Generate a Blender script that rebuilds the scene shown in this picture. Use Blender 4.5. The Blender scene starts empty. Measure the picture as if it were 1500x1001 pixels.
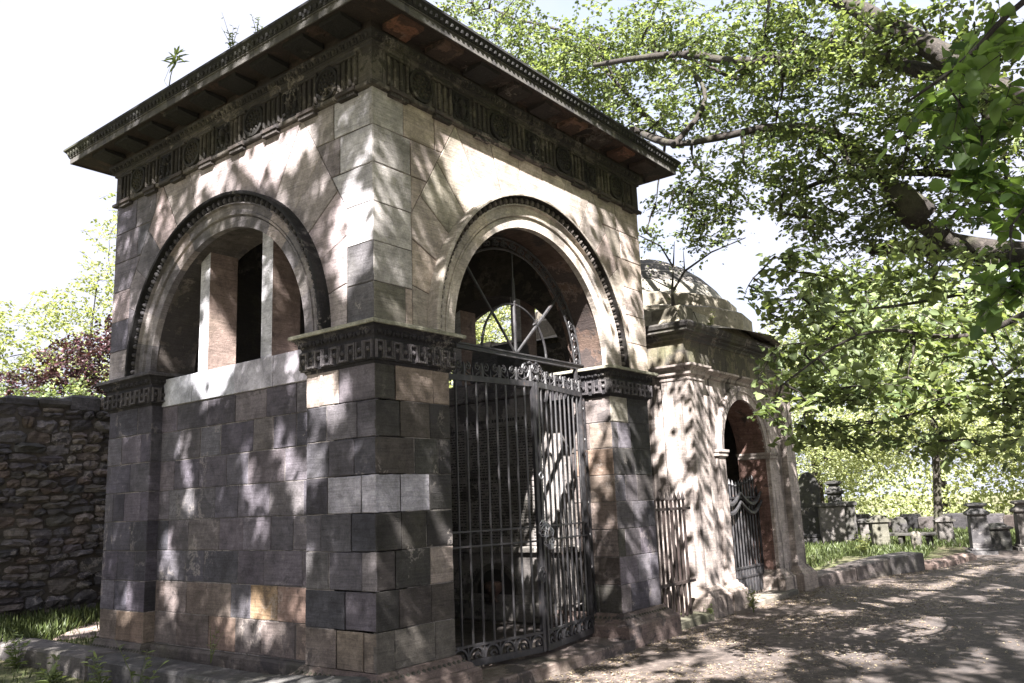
import bpy, bmesh, math, random
import numpy as np
from mathutils import Vector, Matrix
sc = bpy.context.scene
random.seed(7); rng = np.random.default_rng(7)
PI = math.pi
# ---------------------------------------------------------------- camera, sky, sun, exposure
CAMLOC = Vector((-4.065, -4.39, 1.6))
RIGHT = Vector((0.61677063, -0.78614786, -0.03956678)); UP = Vector((-0.12535847, -0.147726, 0.98105162)); FWD = Vector((0.77709668, 0.60012379, 0.18966335))
cd = bpy.data.cameras.new('camera'); cam = bpy.data.objects.new('camera', cd); sc.collection.objects.link(cam)
cam.matrix_world = Matrix(((RIGHT.x, UP.x, -FWD.x, CAMLOC.x), (RIGHT.y, UP.y, -FWD.y, CAMLOC.y), (RIGHT.z, UP.z, -FWD.z, CAMLOC.z), (0, 0, 0, 1)))
cd.sensor_width = 36; cd.lens = 1224.9 / 1500 * 36; cd.clip_end = 600; cd.clip_start = .05
sc.camera = cam
SUNV = Vector((-1.5, -1.0, 1.75)).normalized()
world = bpy.data.worlds.new('World'); sc.world = world; world.use_nodes = True
nt = world.node_tree; bg = nt.nodes['Background']; sky = nt.nodes.new('ShaderNodeTexSky'); sky.sky_type = 'NISHITA'; sky.sun_disc = False
sky.sun_elevation = math.asin(SUNV.z); sky.sun_rotation = math.atan2(SUNV.x, SUNV.y)
sky.air_density = 1.0; sky.dust_density = 4.0; sky.ozone_density = 0.6
bg.inputs[1].default_value = 0.066
tc = nt.nodes.new('ShaderNodeTexCoord'); cn = nt.nodes.new('ShaderNodeTexNoise'); cn.inputs['Scale'].default_value = 1.6; cn.inputs['Detail'].default_value = 7; cn.inputs['Roughness'].default_value = .6
cr = nt.nodes.new('ShaderNodeValToRGB'); cr.color_ramp.elements[0].position = .28; cr.color_ramp.elements[0].color = (.55, .55, .55, 1); cr.color_ramp.elements[1].position = .5
cm = nt.nodes.new('ShaderNodeMixRGB'); cm.inputs[2].default_value = (2.12, 2.18, 2.62, 1)      # thin bright cloud
nt.links.new(tc.outputs['Generated'], cn.inputs['Vector']); nt.links.new(cn.outputs['Fac'], cr.inputs[0]); nt.links.new(cr.outputs[0], cm.inputs[0]); nt.links.new(sky.outputs[0], cm.inputs[1]); nt.links.new(cm.outputs[0], bg.inputs[0])
sd = bpy.data.lights.new('sun', 'SUN'); sun = bpy.data.objects.new('sun', sd); sc.collection.objects.link(sun)
sd.energy = 5.0; sd.angle = math.radians(0.53); sd.color = (1.0, .96, .93); sun.rotation_euler = (-SUNV).to_track_quat('-Z', 'Y').to_euler()
sc.view_settings.view_transform = 'Standard'; sc.view_settings.look = 'None'; sc.view_settings.gamma = 1; sc.view_settings.use_curve_mapping = False
sc.view_settings.exposure = 2.88
sc.cycles.max_bounces = 6; sc.cycles.transparent_max_bounces = 4

# ---------------------------------------------------------------- helpers
COL = sc.collection
def tag(o, label=None, cat=None, group=None, kind=None):
    if label: o['label'] = label
    if cat: o['category'] = cat
    if group: o['group'] = group
    if kind: o['kind'] = kind
    return o
def empty(name, loc, label, cat, group=None):
    o = bpy.data.objects.new(name, None); COL.objects.link(o); o.location = loc; o.empty_display_size = .2
    bpy.context.view_layer.update()
    return tag(o, label, cat, group)
def hsh(*a):
    return random.random()
class MB:
    def __init__(s): s.v = []; s.f = []; s.c = []; s.al = 0.
    def add(s, vs, fs, col=(1, 1, 1)):
        b = len(s.v); s.v.extend([tuple(v) for v in vs])
        for f in fs: s.f.append([b + i for i in f]); s.c.append((col[0], col[1], col[2], s.al))
    def box(s, lo, hi, col=(1, 1, 1), rz=0, c=None):
        x0, y0, z0 = lo; x1, y1, z1 = hi
        vs = [(x0, y0, z0), (x1, y0, z0), (x1, y1, z0), (x0, y1, z0), (x0, y0, z1), (x1, y0, z1), (x1, y1, z1), (x0, y1, z1)]
        s.add(vs, [(0, 3, 2, 1), (4, 5, 6, 7), (0, 1, 5, 4), (1, 2, 6, 5), (2, 3, 7, 6), (3, 0, 4, 7)], col)
    def bbox(s, lo, hi, b=.008, col=(1, 1, 1), taper=0):
        # bevelled box built as rings
        x0, y0, z0 = lo; x1, y1, z1 = hi
        def ring(i, z, t=0): i = i + t; return [(x0 + i, y0 + i, z), (x1 - i, y0 + i, z), (x1 - i, y1 - i, z), (x0 + i, y1 - i, z)]
        R_ = ring(b, z0) + ring(0, z0 + b) + ring(0, z1 - b, taper) + ring(b, z1, taper)
        fs = [(3, 2, 1, 0), (12, 13, 14, 15)]
        for k in range(3):
            for j in range(4): fs.append((k * 4 + j, k * 4 + (j + 1) % 4, k * 4 + 4 + (j + 1) % 4, k * 4 + 4 + j))
        s.add(R_, fs, col)
    def tube(s, pts, rad, n=6, col=(1, 1, 1), cap=True, flat=None):
        pts = [Vector(p) for p in pts]; m = len(pts)
        rs = rad if isinstance(rad, (list, tuple)) else [rad] * m
        vs = []; ref = None
        for i, p in enumerate(pts):
            t = (pts[min(i + 1, m - 1)] - pts[max(i - 1, 0)])
            if t.length < 1e-9: t = Vector((0, 0, 1))
            t.normalize()
            if ref is None:
                ref = Vector((0, 0, 1)) if abs(t.z) < .9 else Vector((1, 0, 0))
                if flat: ref = Vector(flat)
            a = (ref - t * ref.dot(t))
            if a.length < 1e-6: a = t.orthogonal()
            a.normalize(); b = t.cross(a); ref = a
            for k in range(n):
                an = 2 * PI * k / n
                vs.append(p + (a * math.cos(an) + b * math.sin(an)) * rs[i])
        fs = []
        for i in range(m - 1):
            for k in range(n): fs.append((i * n + k, i * n + (k + 1) % n, (i + 1) * n + (k + 1) % n, (i + 1) * n + k))
        if cap: fs.append(tuple(range(n - 1, -1, -1))); fs.append(tuple((m - 1) * n + k for k in range(n)))
        s.add(vs, fs, col)
    def bar(s, a, b, w, d, nrm=(0, 1, 0), col=(1, 1, 1)):
        # rectangular bar from a to b, w across, d along nrm
        a = Vector(a); b = Vector(b); t = (b - a).normalized(); n = Vector(nrm).normalized(); x = t.cross(n).normalized()
        vs = [p + x * sx * w / 2 + n * sn * d / 2 for p in (a, b) for sx, sn in ((-1, -1), (1, -1), (1, 1), (-1, 1))]
        s.add(vs, [(0, 1, 2, 3), (7, 6, 5, 4), (0, 4, 5, 1), (1, 5, 6, 2), (2, 6, 7, 3), (3, 7, 4, 0)], col)
    def ball(s, c, r, n=8, m=5, col=(1, 1, 1)):
        c = Vector(c); r = Vector(r) if not isinstance(r, float) else Vector((r, r, r)); vs = []; fs = []
        for i in range(m + 1):
            th = PI * i / m
            for k in range(n):
                ph = 2 * PI * k / n
                vs.append((c.x + r.x * math.sin(th) * math.cos(ph), c.y + r.y * math.sin(th) * math.sin(ph), c.z + r.z * math.cos(th)))
        for i in range(m):
            for k in range(n): fs.append((i * n + k, (i + 1) * n + k, (i + 1) * n + (k + 1) % n, i * n + (k + 1) % n))
        s.add(vs, fs, col)
    def lathe(s, c, prof, n=24, col=(1, 1, 1), a0=0, a1=2 * PI, cols=None):
        vs = []; m = len(prof); full = abs(a1 - a0 - 2 * PI) < 1e-6
        for r, z in prof:
            for k in range(n if full else n + 1):
                an = a0 + (a1 - a0) * k / n; vs.append((c[0] + r * math.cos(an), c[1] + r * math.sin(an), c[2] + z))
        w = n if full else n + 1
        for i in range(m - 1):
            fs = []
            for k in range(n): fs.append((i * w + k, i * w + (k + 1) % w, (i + 1) * w + (k + 1) % w, (i + 1) * w + k))
            if i == 0: base = len(s.v); s.v.extend(vs)
            for f in fs: s.f.append([base + q for q in f]); s.c.append((*(cols[i] if cols else col), 0.))
    def build(s, name, mat, parent=None, smooth=False, fix=True):
        me = bpy.data.meshes.new(name); me.from_pydata(s.v, [], s.f)
        lc = me.color_attributes.new('Col', 'FLOAT_COLOR', 'CORNER')
        tot = len(me.loops); arr = np.ones((tot, 4), 'f'); ls = np.array([len(f) for f in s.f]); arr[:] = np.repeat(np.array(s.c, 'f'), ls, axis=0)
        lc.data.foreach_set('color', arr.ravel())
        if fix and len(s.f) < 60000:
            bm = bmesh.new(); bm.from_mesh(me); bmesh.ops.recalc_face_normals(bm, faces=bm.faces); bm.to_mesh(me); bm.free()
        me.materials.append(mat)
        if smooth: me.polygons.foreach_set('use_smooth', [True] * len(me.polygons))
        me.update()
        o = bpy.data.objects.new(name, me); COL.objects.link(o)
        if parent is not None:
            o.parent = parent; pl = parent; off = Vector((0, 0, 0))
            while pl is not None: off += pl.location; pl = pl.parent
            o.matrix_parent_inverse = Matrix.Identity(4)
            o.location = (0, 0, 0)
            # meshes are written in world coordinates: shift into the parent's frame
            me.transform(Matrix.Translation(-off))
        return o
class Face:
    def __init__(s, O, U, N): s.O = Vector(O); s.U = Vector(U); s.N = Vector(N)
    def p(s, u, v, n=0): return s.O + s.U * u + Vector((0, 0, v)) + s.N * n
def inset(poly, d):
    m = len(poly); area = sum(poly[i][0] * poly[(i + 1) % m][1] - poly[(i + 1) % m][0] * poly[i][1] for i in range(m))
    if area < 0: poly = poly[::-1]
    out = []
    for i in range(m):
        a = Vector(poly[i - 1]); b = Vector(poly[i]); c = Vector(poly[(i + 1) % m])
        e1 = (b - a); e2 = (c - b)
        if e1.length < 1e-6 or e2.length < 1e-6: out.append(tuple(b)); continue
        e1.normalize(); e2.normalize(); n1 = Vector((-e1.y, e1.x)); n2 = Vector((-e2.y, e2.x))
        k = n1 + n2; den = 1 + n1.dot(n2)
        k = k / max(den, .35); out.append((b.x + k.x * d, b.y + k.y * d))
    return out
def clip(poly, a, b, c):
    # keep a*u+b*v<=c
    out = []; m = len(poly)
    for i in range(m):
        p, q = poly[i], poly[(i + 1) % m]; dp = a * p[0] + b * p[1] - c; dq = a * q[0] + b * q[1] - c
        if dp <= 0: out.append(p)
        if (dp < 0 < dq) or (dq < 0 < dp):
            t = dp / (dp - dq); out.append((p[0] + t * (q[0] - p[0]), p[1] + t * (q[1] - p[1])))
    return out
def dedupe(poly):
    out = []
    for q in poly:
        if not out or math.hypot(q[0] - out[-1][0], q[1] - out[-1][1]) > .004: out.append(q)
    if len(out) > 1 and math.hypot(out[0][0] - out[-1][0], out[0][1] - out[-1][1]) < .004: out.pop()
    return out
def block(mb, F, poly, n, col, depth=.035, gap=.0024, bev=.004):
    poly = dedupe(poly)
    if len(poly) < 3: return
    if depth == .035 and gap > 0:
        q = []
        for i in range(len(poly)):
            (ax, ay), (bx_, by_) = poly[i], poly[(i + 1) % len(poly)]; L_ = math.hypot(bx_ - ax, by_ - ay); q.append((ax, ay))
            if L_ > .12:
                for f in (.33, .67): o = random.uniform(-.0022, .0022); q.append((ax + (bx_ - ax) * f - (by_ - ay) / L_ * o, ay + (by_ - ay) * f + (bx_ - ax) / L_ * o))
        poly = q
    m = len(poly); area = abs(sum(poly[i][0] * poly[(i + 1) % m][1] - poly[(i + 1) % m][0] * poly[i][1] for i in range(m))) / 2
    if area < .0005: return
    g = gap * random.uniform(.6, 1.8); bv = bev * random.uniform(.6, 1.7); n = n + random.uniform(-.002, .002)
    a = inset(poly, g); b = inset(poly, g + bv)
    vs = [F.p(u, v, n - depth) for u, v in a] + [F.p(u, v, n - bv) for u, v in a] + [F.p(u, v, n) for u, v in b]
    fs = [tuple(range(2 * m, 3 * m))]
    for k in range(2):
        for j in range(m): fs.append((k * m + j, k * m + (j + 1) % m, (k + 1) * m + (j + 1) % m, (k + 1) * m + j))
    mb.al = random.random(); mb.add(vs, fs, col); mb.al = 0.

# ---------------------------------------------------------------- materials
def nmat(name):
    m = bpy.data.materials.new(name); m.use_nodes = True; t = m.node_tree; t.nodes.clear()
    out = t.nodes.new('ShaderNodeOutputMaterial'); b = t.nodes.new('ShaderNodeBsdfPrincipled'); t.links.new(b.outputs[0], out.inputs[0])
    return m, t, b
class NT:
    def __init__(s, t): s.t = t
    def n(s, ty, **k):
        o = s.t.nodes.new(ty)
        for a, v in k.items():
            if a.startswith('i_'):
                key = a[2:]; key = int(key) if key.isdigit() else key
                if hasattr(v, 'links') or isinstance(v, bpy.types.NodeSocket): s.t.links.new(v, o.inputs[key])
                else: o.inputs[key].default_value = v
            else: setattr(o, a, v)
        return o
    def noise(s, vec, scale, detail=4, rough=.6, dist=0.):
        o = s.n('ShaderNodeTexNoise'); s.t.links.new(vec, o.inputs['Vector']); o.inputs['Scale'].default_value = scale; o.inputs['Detail'].default_value = detail
        o.inputs['Roughness'].default_value = rough; o.inputs['Distortion'].default_value = dist; return o.outputs['Fac']
    def ramp(s, f, stops, interp='LINEAR'):
        o = s.n('ShaderNodeValToRGB'); s.t.links.new(f, o.inputs[0]); e = o.color_ramp.elements; o.color_ramp.interpolation = interp
        while len(e) > 1: e.remove(e[-1])
        for i, (p, c) in enumerate(stops):
            q = e[0] if i == 0 else e.new(p); q.position = p; q.color = (*c, 1) if isinstance(c, tuple) else (c, c, c, 1)
        return o.outputs[0]
    def mix(s, a, b, f, mode='MIX'):
        o = s.n('ShaderNodeMixRGB', blend_type=mode)
        for i, v in ((0, f), (1, a), (2, b)):
            if isinstance(v, bpy.types.NodeSocket): s.t.links.new(v, o.inputs[i])
            else: o.inputs[i].default_value = v if i == 0 else (*v, 1)
        return o.outputs[0]
    def math(s, op, a, b=0.):
        o = s.n('ShaderNodeMath', operation=op)
        for i, v in ((0, a), (1, b)):
            if isinstance(v, bpy.types.NodeSocket): s.t.links.new(v, o.inputs[i])
            else: o.inputs[i].default_value = v
        return o.outputs[0]
    def mapping(s, vec, scale):
        o = s.n('ShaderNodeMapping'); s.t.links.new(vec, o.inputs[0]); o.inputs['Scale'].default_value = scale; return o.outputs[0]
    def bump(s, h, strength, dist=.01, normal=None):
        o = s.n('ShaderNodeBump'); s.t.links.new(h, o.inputs['Height']); o.inputs['Strength'].default_value = strength; o.inputs['Distance'].default_value = dist
        if normal is not None: s.t.links.new(normal, o.inputs['Normal'])
        return o.outputs[0]
def geo(N): return N.n('ShaderNodeNewGeometry').outputs['Position']

def stone(name, soot=.5, soot_col=(.035, .033, .036), pale=(.36, .32, .29), green=.25, bed=1.0, streak=0., bump=.5, rough=.85, k=1., sk=.75, wet=.7):
    """weathered sandstone: block colour from the Col attribute, soot crust in sharp-edged patches, algae film, fine bedding lines; the alpha of Col shifts the pattern from block to block"""
    m, t, b = nmat(name); N = NT(t); P = geo(N)
    an = N.n('ShaderNodeAttribute', attribute_name='Col'); at = an.outputs['Color']
    off = N.n('ShaderNodeCombineXYZ'); al = N.math('MULTIPLY', an.outputs['Alpha'], 23.)
    for i in range(3): t.links.new(al, off.inputs[i])
    va = N.n('ShaderNodeVectorMath', operation='ADD'); t.links.new(P, va.inputs[0]); t.links.new(off.outputs[0], va.inputs[1]); Q = va.outputs[0]
    base = N.mix(at, (k, k, k), 1., 'MULTIPLY')
    big = N.noise(P, 1.1, 6, .62, .6); med = N.noise(Q, 4.5, 8, .68, .4); mid = N.noise(Q, 13, 8, .7, .6); fine = N.noise(P, 70, 6, .75)
    bands = N.noise(N.mapping(Q, (2.5, 2.5, 55)), 1.0, 4, .65, 1.2)
    base = N.mix(base, N.ramp(big, [(.36, .5), (.5, .95), (.64, 1.35)]), wet, 'MULTIPLY')
    base = N.mix(base, N.ramp(med, [(.28, .5), (.5, 1.), (.72, 1.5)]), .8, 'MULTIPLY')
    base = N.mix(base, N.ramp(mid, [(.3, .55), (.5, 1.), (.7, 1.35)]), .7, 'MULTIPLY')
    base = N.mix(base, N.ramp(bands, [(.35, .6), (.5, 1.), (.68, 1.25)]), .6 * bed, 'MULTIPLY')
    base = N.mix(base, N.ramp(fine, [(.3, .6), (.7, 1.35)]), .7, 'MULTIPLY')
    mask = N.math('ADD', N.math('MULTIPLY', big, .5), N.math('ADD', N.math('MULTIPLY', med, .4), N.math('MULTIPLY', mid, .1)))
    s1 = N.ramp(mask, [(.62 - .26 * soot, 0.), (.62 - .26 * soot + .025, 1.)]); s1 = N.math('MULTIPLY', s1, sk)
    # where the crust has flaked a paler rim of fresh stone shows
    rim = N.ramp(mask, [(.60 - .26 * soot, 0.), (.615 - .26 * soot, .6), (.63 - .26 * soot, 0.)]); rim = N.math('MULTIPLY', rim, N.ramp(N.noise(P, 1.9, 3, .5), [(.52, 0.), (.6, 1.)])); base = N.mix(base, tuple(v * k for v in pale), rim)
    if streak > 0:
        st = N.noise(N.mapping(P, (7, 7, .55)), 1.0, 5, .65, .3)
        s2 = N.ramp(st, [(.62 - .2 * streak, 0.), (.72 - .18 * streak, .9)]); s1 = N.math('MAXIMUM', s1, s2)
    base = N.mix(base, tuple(v * (.5 + .5 * k) for v in soot_col), s1)
    gr = N.ramp(N.noise(P, 1.7, 5, .6, .3), [(.5, 0.), (.72, green)]); base = N.mix(base, (.12 * k, .125 * k, .06 * k), gr)
    t.links.new(base, b.inputs['Base Color']); b.inputs['Roughness'].default_value = rough; b.inputs['Specular IOR Level'].default_value = .25
    h = N.math('ADD', N.math('ADD', N.math('MULTIPLY', fine, .4), N.math('MULTIPLY', mid, .9)), N.math('ADD', N.math('MULTIPLY', med, 1.2), N.math('MULTIPLY', bands, .6 * bed)))
    h = N.math('SUBTRACT', h, N.math('MULTIPLY', s1, -.3))
    t.links.new(N.bump(h, bump, .014), b.inputs['Normal'])
    return m
M = {}
M['ashlar'] = stone('ashlar', soot=.22, k=.8, green=.08, sk=.6)
M['ashlar_up'] = stone('ashlar_upper', soot=.12, green=.12, k=1.0, sk=.6, wet=.5)
M['carved'] = stone('carved_sooty', soot=.5, green=.15, streak=.3, soot_col=(.015, .014, .016), k=.72, sk=.75)
M['carved2'] = stone('carved_pale', soot=.35, green=.08, k=.75, sk=.75, soot_col=(.018, .017, .019))
M['cyma'] = stone('cornice_soot', soot=1.1, green=.3, soot_col=(.016, .016, .018))
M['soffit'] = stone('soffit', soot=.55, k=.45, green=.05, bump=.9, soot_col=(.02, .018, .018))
M['new'] = stone('replacement_stone', soot=-.3, green=.03, bed=.15, bump=.15, k=.72)
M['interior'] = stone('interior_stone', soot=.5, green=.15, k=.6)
M['buff'] = stone('buff_streaked', soot=.1, green=.12, streak=.4, k=.75, soot_col=(.05, .042, .04))
M['dome'] = stone('dome_stone', soot=.25, k=.8, green=.15, streak=.0, bed=.4)
M['dark_ent'] = stone('dark_entablature', soot=.55, green=.6, streak=.4)
M['fascia'] = stone('fascia_streaked', soot=.7, green=.15, streak=.8, k=.75)
M['grave'] = stone('grave_stone', soot=.35, green=.35, k=.5)
M['kerb'] = stone('kerb_stone', soot=.3, green=.3, k=.7)
M['rubble'] = stone('rubble_stone', soot=.3, green=.1, bed=1.3, bump=1.0, k=.85)
M['sill'] = stone('pale_sill', soot=-.3, green=.0, bed=.12, bump=.12, k=.78)

def simple(name, col, rough=.6, var=.3, scale=20, metal=0., bump=.3, spec=.5):
    m, t, b = nmat(name); N = NT(t); P = geo(N); f = N.noise(P, scale, 5, .65)
    v = N.ramp(f, [(.3, 1 - var), (.7, 1 + var)]); t.links.new(N.mix(col, v, 1., 'MULTIPLY'), b.inputs['Base Color'])
    b.inputs['Roughness'].default_value = rough; b.inputs['Metallic'].default_value = metal; b.inputs['Specular IOR Level'].default_value = spec
    t.links.new(N.bump(f, bump, .004), b.inputs['Normal']); return m
def iron():
    m, t, b = nmat('wrought_iron'); N = NT(t); P = geo(N)
    f = N.noise(P, 25, 6, .7); g = N.noise(N.mapping(P, (40, 40, 6)), 1., 4, .6)
    c = N.ramp(f, [(.35, (.012, .012, .014)), (.6, (.03, .028, .03)), (.72, (.075, .045, .03))])
    c = N.mix(c, (.3, .3, .31), N.ramp(g, [(.62, 0.), (.74, .35)]))
    t.links.new(c, b.inputs['Base Color']); b.inputs['Roughness'].default_value = .5; b.inputs['Specular IOR Level'].default_value = .6
    t.links.new(N.bump(f, .4, .003), b.inputs['Normal']); return m
M['iron'] = iron()
M['rust'] = simple('rusty_iron', (.022, .014, .012), .7, .6, 15)
M['mortar'] = simple('mortar', (.06, .052, .046), .95, .3, 30)
def bark():
    m, t, b = nmat('bark'); N = NT(t); P = geo(N); f = N.noise(P, 22, 6, .7, 1.5); g = N.noise(P, 2.2, 4, .6)
    c = N.ramp(f, [(.3, (.01, .008, .007)), (.55, (.034, .027, .023)), (.75, (.09, .077, .065))]); c = N.mix(c, (.09, .095, .05), N.ramp(g, [(.5, 0.), (.7, .5)]))
    t.links.new(c, b.inputs['Base Color']); b.inputs['Roughness'].default_value = .9
    t.links.new(N.bump(f, 1., .02), b.inputs['Normal']); return m
M['bark'] = bark()
def leafmat(name, c1, c2, trans=.45):
    m, t, b = nmat(name); N = NT(t)
    at = N.n('ShaderNodeAttribute', attribute_name='Col').outputs['Fac']
    c = N.ramp(at, [(0., c1), (1., c2)])
    out = [n for n in t.nodes if n.type == 'OUTPUT_MATERIAL'][0]
    tr = N.n('ShaderNodeBsdfTranslucent'); t.links.new(N.mix(c, (1.2, 1.2, .65), 1., 'MULTIPLY'), tr.inputs[0])
    mx = N.n('ShaderNodeMixShader'); mx.inputs[0].default_value = trans
    t.links.new(c, b.inputs['Base Color']); b.inputs['Roughness'].default_value = .42; b.inputs['Specular IOR Level'].default_value = .45
    t.links.new(b.outputs[0], mx.inputs[1]); t.links.new(tr.outputs[0], mx.inputs[2]); t.links.new(mx.outputs[0], out.inputs[0])
    return m
M['leaf'] = leafmat('elm_leaf', (.07, .1, .042), (.24, .29, .125))
M['leafn'] = leafmat('near_leaf', (.055, .1, .03), (.2, .3, .09), .62)
M['leafbg'] = leafmat('background_leaf', (.17, .2, .08), (.42, .45, .24))
M['leafpale'] = leafmat('pale_leaf', (.2, .24, .1), (.42, .45, .2))
M['leafred'] = leafmat('copper_leaf', (.02, .01, .013), (.075, .03, .036), .25)
M['grass'] = leafmat('grass_blade', (.04, .06, .02), (.13, .16, .06), .4)
def groundmat():
    m, t, b = nmat('earth'); N = NT(t); P = geo(N)
    f = N.noise(P, 9, 8, .7); g = N.noise(P, 1.3, 4, .6)
    c = N.ramp(f, [(.3, (.045, .04, .02)), (.55, (.09, .1, .035)), (.75, (.13, .14, .05))]); c = N.mix(c, (.1, .075, .05), N.ramp(g, [(.4, 0.), (.65, .7)]))
    t.links.new(c, b.inputs['Base Color']); b.inputs['Roughness'].default_value = .95
    t.links.new(N.bump(f, .8, .03), b.inputs['Normal']); return m
M['earth'] = groundmat()
def pathmat():
    m, t, b = nmat('path_tarmac'); N = NT(t); P = geo(N)
    f = N.noise(P, 130, 4, .8); g = N.noise(P, 1.1, 6, .65, .3); k = N.noise(P, 14, 8, .75)
    c = N.ramp(f, [(.3, (.026, .022, .022)), (.55, (.06, .051, .049)), (.75, (.16, .138, .13))])
    sep = N.n('ShaderNodeSeparateXYZ'); t.links.new(P, sep.inputs[0])
    # litter and soil gathers along the monuments (a real deposit, thinning out across the path)
    edge = N.math('ADD', N.math('MULTIPLY', sep.outputs[1], .32), 1.0)   # 1 at y=0, 0 at y=-3.1
    w = N.ramp(N.math('ADD', N.math('MULTIPLY', edge, .3), N.math('MULTIPLY', N.math('ADD', N.math('MULTIPLY', g, .6), N.math('MULTIPLY', k, .4)), .9)), [(.34, .0), (.74, 1.)])
    soil = N.ramp(k, [(.3, (.038, .027, .023)), (.5, (.095, .074, .063)), (.7, (.25, .2, .168))])
    c = N.mix(c, soil, w)
    t.links.new(c, b.inputs['Base Color']); b.inputs['Roughness'].default_value = .9
    h = N.math('ADD', f, N.math('MULTIPLY', k, 1.5)); t.links.new(N.bump(h, .7, .012), b.inputs['Normal']); return m
M['path'] = pathmat()
M['litter'] = leafmat('litter', (.12, .08, .06), (.36, .3, .2), .1)

# palettes (linear albedo of individual blocks)
def pal(kind):
    r = random.random
    def j(c, a=.15):
        mean = {'front_pier': (.058, .053, .05), 'left_low': (.118, .11, .118), 'left_base': (.19, .155, .14), 'left_pier': (.08, .075, .084), 'upper': (.27, .235, .23), 'upper_front': (.37, .315, .275)}.get(kind)
        if mean: c = tuple(x * .62 + y * .38 for x, y in zip(c, mean))
        k = 1 + (r() - .5) * 2 * a; return tuple(max(0, x * k * (1 + (r() - .5) * .06)) for x in c)
    if kind == 'front_pier':
        return j(random.choice([(.038, .036, .037), (.05, .046, .044), (.07, .062, .056), (.033, .032, .036), (.12, .098, .085), (.06, .057, .05)]))
    if kind == 'left_low':
        return j(random.choice([(.10, .09, .112), (.135, .12, .14), (.17, .15, .168), (.065, .06, .078), (.2, .172, .175), (.12, .107, .127), (.15, .13, .14), (.045, .042, .056), (.09, .08, .1)]))
    if kind == 'left_base':
        return j(random.choice([(.2, .155, .13), (.24, .185, .145), (.13, .11, .105), (.17, .14, .125), (.22, .15, .11)]))
    if kind == 'left_pier':
        return j(random.choice([(.06, .056, .072), (.085, .078, .098), (.13, .115, .138), (.045, .042, .054)]))
    if kind == 'upper':
        return j(random.choice([(.3, .262, .255), (.25, .213, .21), (.34, .3, .29), (.2, .175, .178), (.28, .23, .222), (.15, .13, .138)]))
    if kind == 'upper_front':
        return j(random.choice([(.4, .34, .3), (.34, .285, .25), (.43, .37, .32), (.27, .225, .2), (.37, .3, .26)]))
    if kind == 'int': return j((.1, .085, .08), .3)
    if kind == 'rubble':
        return j(random.choice([(.1, .092, .098), (.14, .128, .128), (.08, .073, .082), (.17, .145, .135), (.12, .11, .118), (.2, .175, .165), (.14, .11, .1)]), .2)
NEW = (.42, .4, .44)

# ================================================================= GROUND
GZ = .2
gm = MB(); S = 150; gm.add([(-S, -S, GZ - .006), (S, -S, GZ - .006), (S, S, GZ - .006), (-S, S, GZ - .006)], [(0, 1, 2, 3)]); tag(gm.build('ground', M['earth']), kind='structure')
# path sheet: runs along the mausolea then bends away past the far kerb
pm = MB(); pp = [(-9, -9), (-9, -.6), (-.5, -.6), (-.45, .3), (8.6, .3), (11.4, -.7), (14.5, -1.0), (17.5, -.4), (20, .6), (30, 1.0), (30, -1.2), (19, -2.2), (18, -9)]
pm.add([(x, y, GZ) for x, y in pp], [tuple(range(len(pp)))]); tag(pm.build('path', M['path']), kind='structure')
# raised grass ground behind the left kerb, up to the rubble wall
vm = MB(); g1 = []; nx, ny = 40, 40
for i in range(nx + 1):
    for j in range(ny + 1):
        x = -6 + 16 * i / nx; y = .98 + 12 * j / ny
        z = .36 + .06 * max(0, min(1, (y - 4) / 2.5)) + .03 * math.sin(x * 2.1 + y) * math.cos(y * 1.7)
        if x < -.2: z = min(z, .22 + (y - 1) * .02)
        g1.append((x, y, z))
vm.add(g1, [(i * (ny + 1) + j, (i + 1) * (ny + 1) + j, (i + 1) * (ny + 1) + j + 1, i * (ny + 1) + j + 1) for i in range(nx) for j in range(ny) if not (-6 + 16 * (i + 1) / nx > 0.1 and -6 + 16 * i / nx < 4.0 and .98 + 12 * (j + .5) / ny < 3.8) and not (-6 + 16 * i / nx > 4.0 and .98 + 12 * (j + .5) / ny < 5.2)])
tag(vm.build('raised_ground', M['earth'], smooth=True), kind='structure')

# ================================================================= MAIN MAUSOLEUM
W, D = 4.05, 3.87
Ff = Face((0, 0, 0), (1, 0, 0), (0, -1, 0)); Fl = Face((0, 0, 0), (0, 1, 0), (-1, 0, 0)); Fe = Face((W, 0, 0), (0, 1, 0), (1, 0, 0)); Fb = Face((0, D, 0), (1, 0, 0), (0, 1, 0))
mau = empty('mausoleum', (W / 2, D / 2, GZ), 'square sandstone mausoleum with open arches, carved frieze and deep cornice, nearest of the two', 'mausoleum')
H = .266; ZB = [2.37 - i * H for i in range(8)]           # joint lines below the first course
ROWS = [(2.37, 2.65)] + [(ZB[i + 1], ZB[i]) for i in range(7)]
def rows_blocks(mb, F, u0, u1, n, rows, kind, wmin=.26, wmax=.48, over=None, minpiece=.12):
    for ri, (z0, z1) in enumerate(rows):
        u = u0; first = True
        while u < u1 - 1e-4:
            wd = random.uniform(wmin, wmax)
            if first and ri % 2: wd *= .6
            first = False
            e = u + wd
            if u1 - e < minpiece: e = u1
            k = kind(ri, z0) if callable(kind) else kind
            c = pal(k)
            if over:
                o = over((u + e) / 2, (z0 + z1) / 2, u, e)
                if o: c = o
            block(mb, F, [(u, z0), (e, z0), (e, z1), (u, z1)], n, c); u = e
def pier(F, u0, u1, n, kindf, side, name='pier', over=None, ret=None):
    mb = MB(); rows_blocks(mb, F, u0, u1, n, ROWS, kindf, .2, .42, over)
    return mb
low = [(ZB[i + 1], ZB[i]) for i in range(7)]
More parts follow.
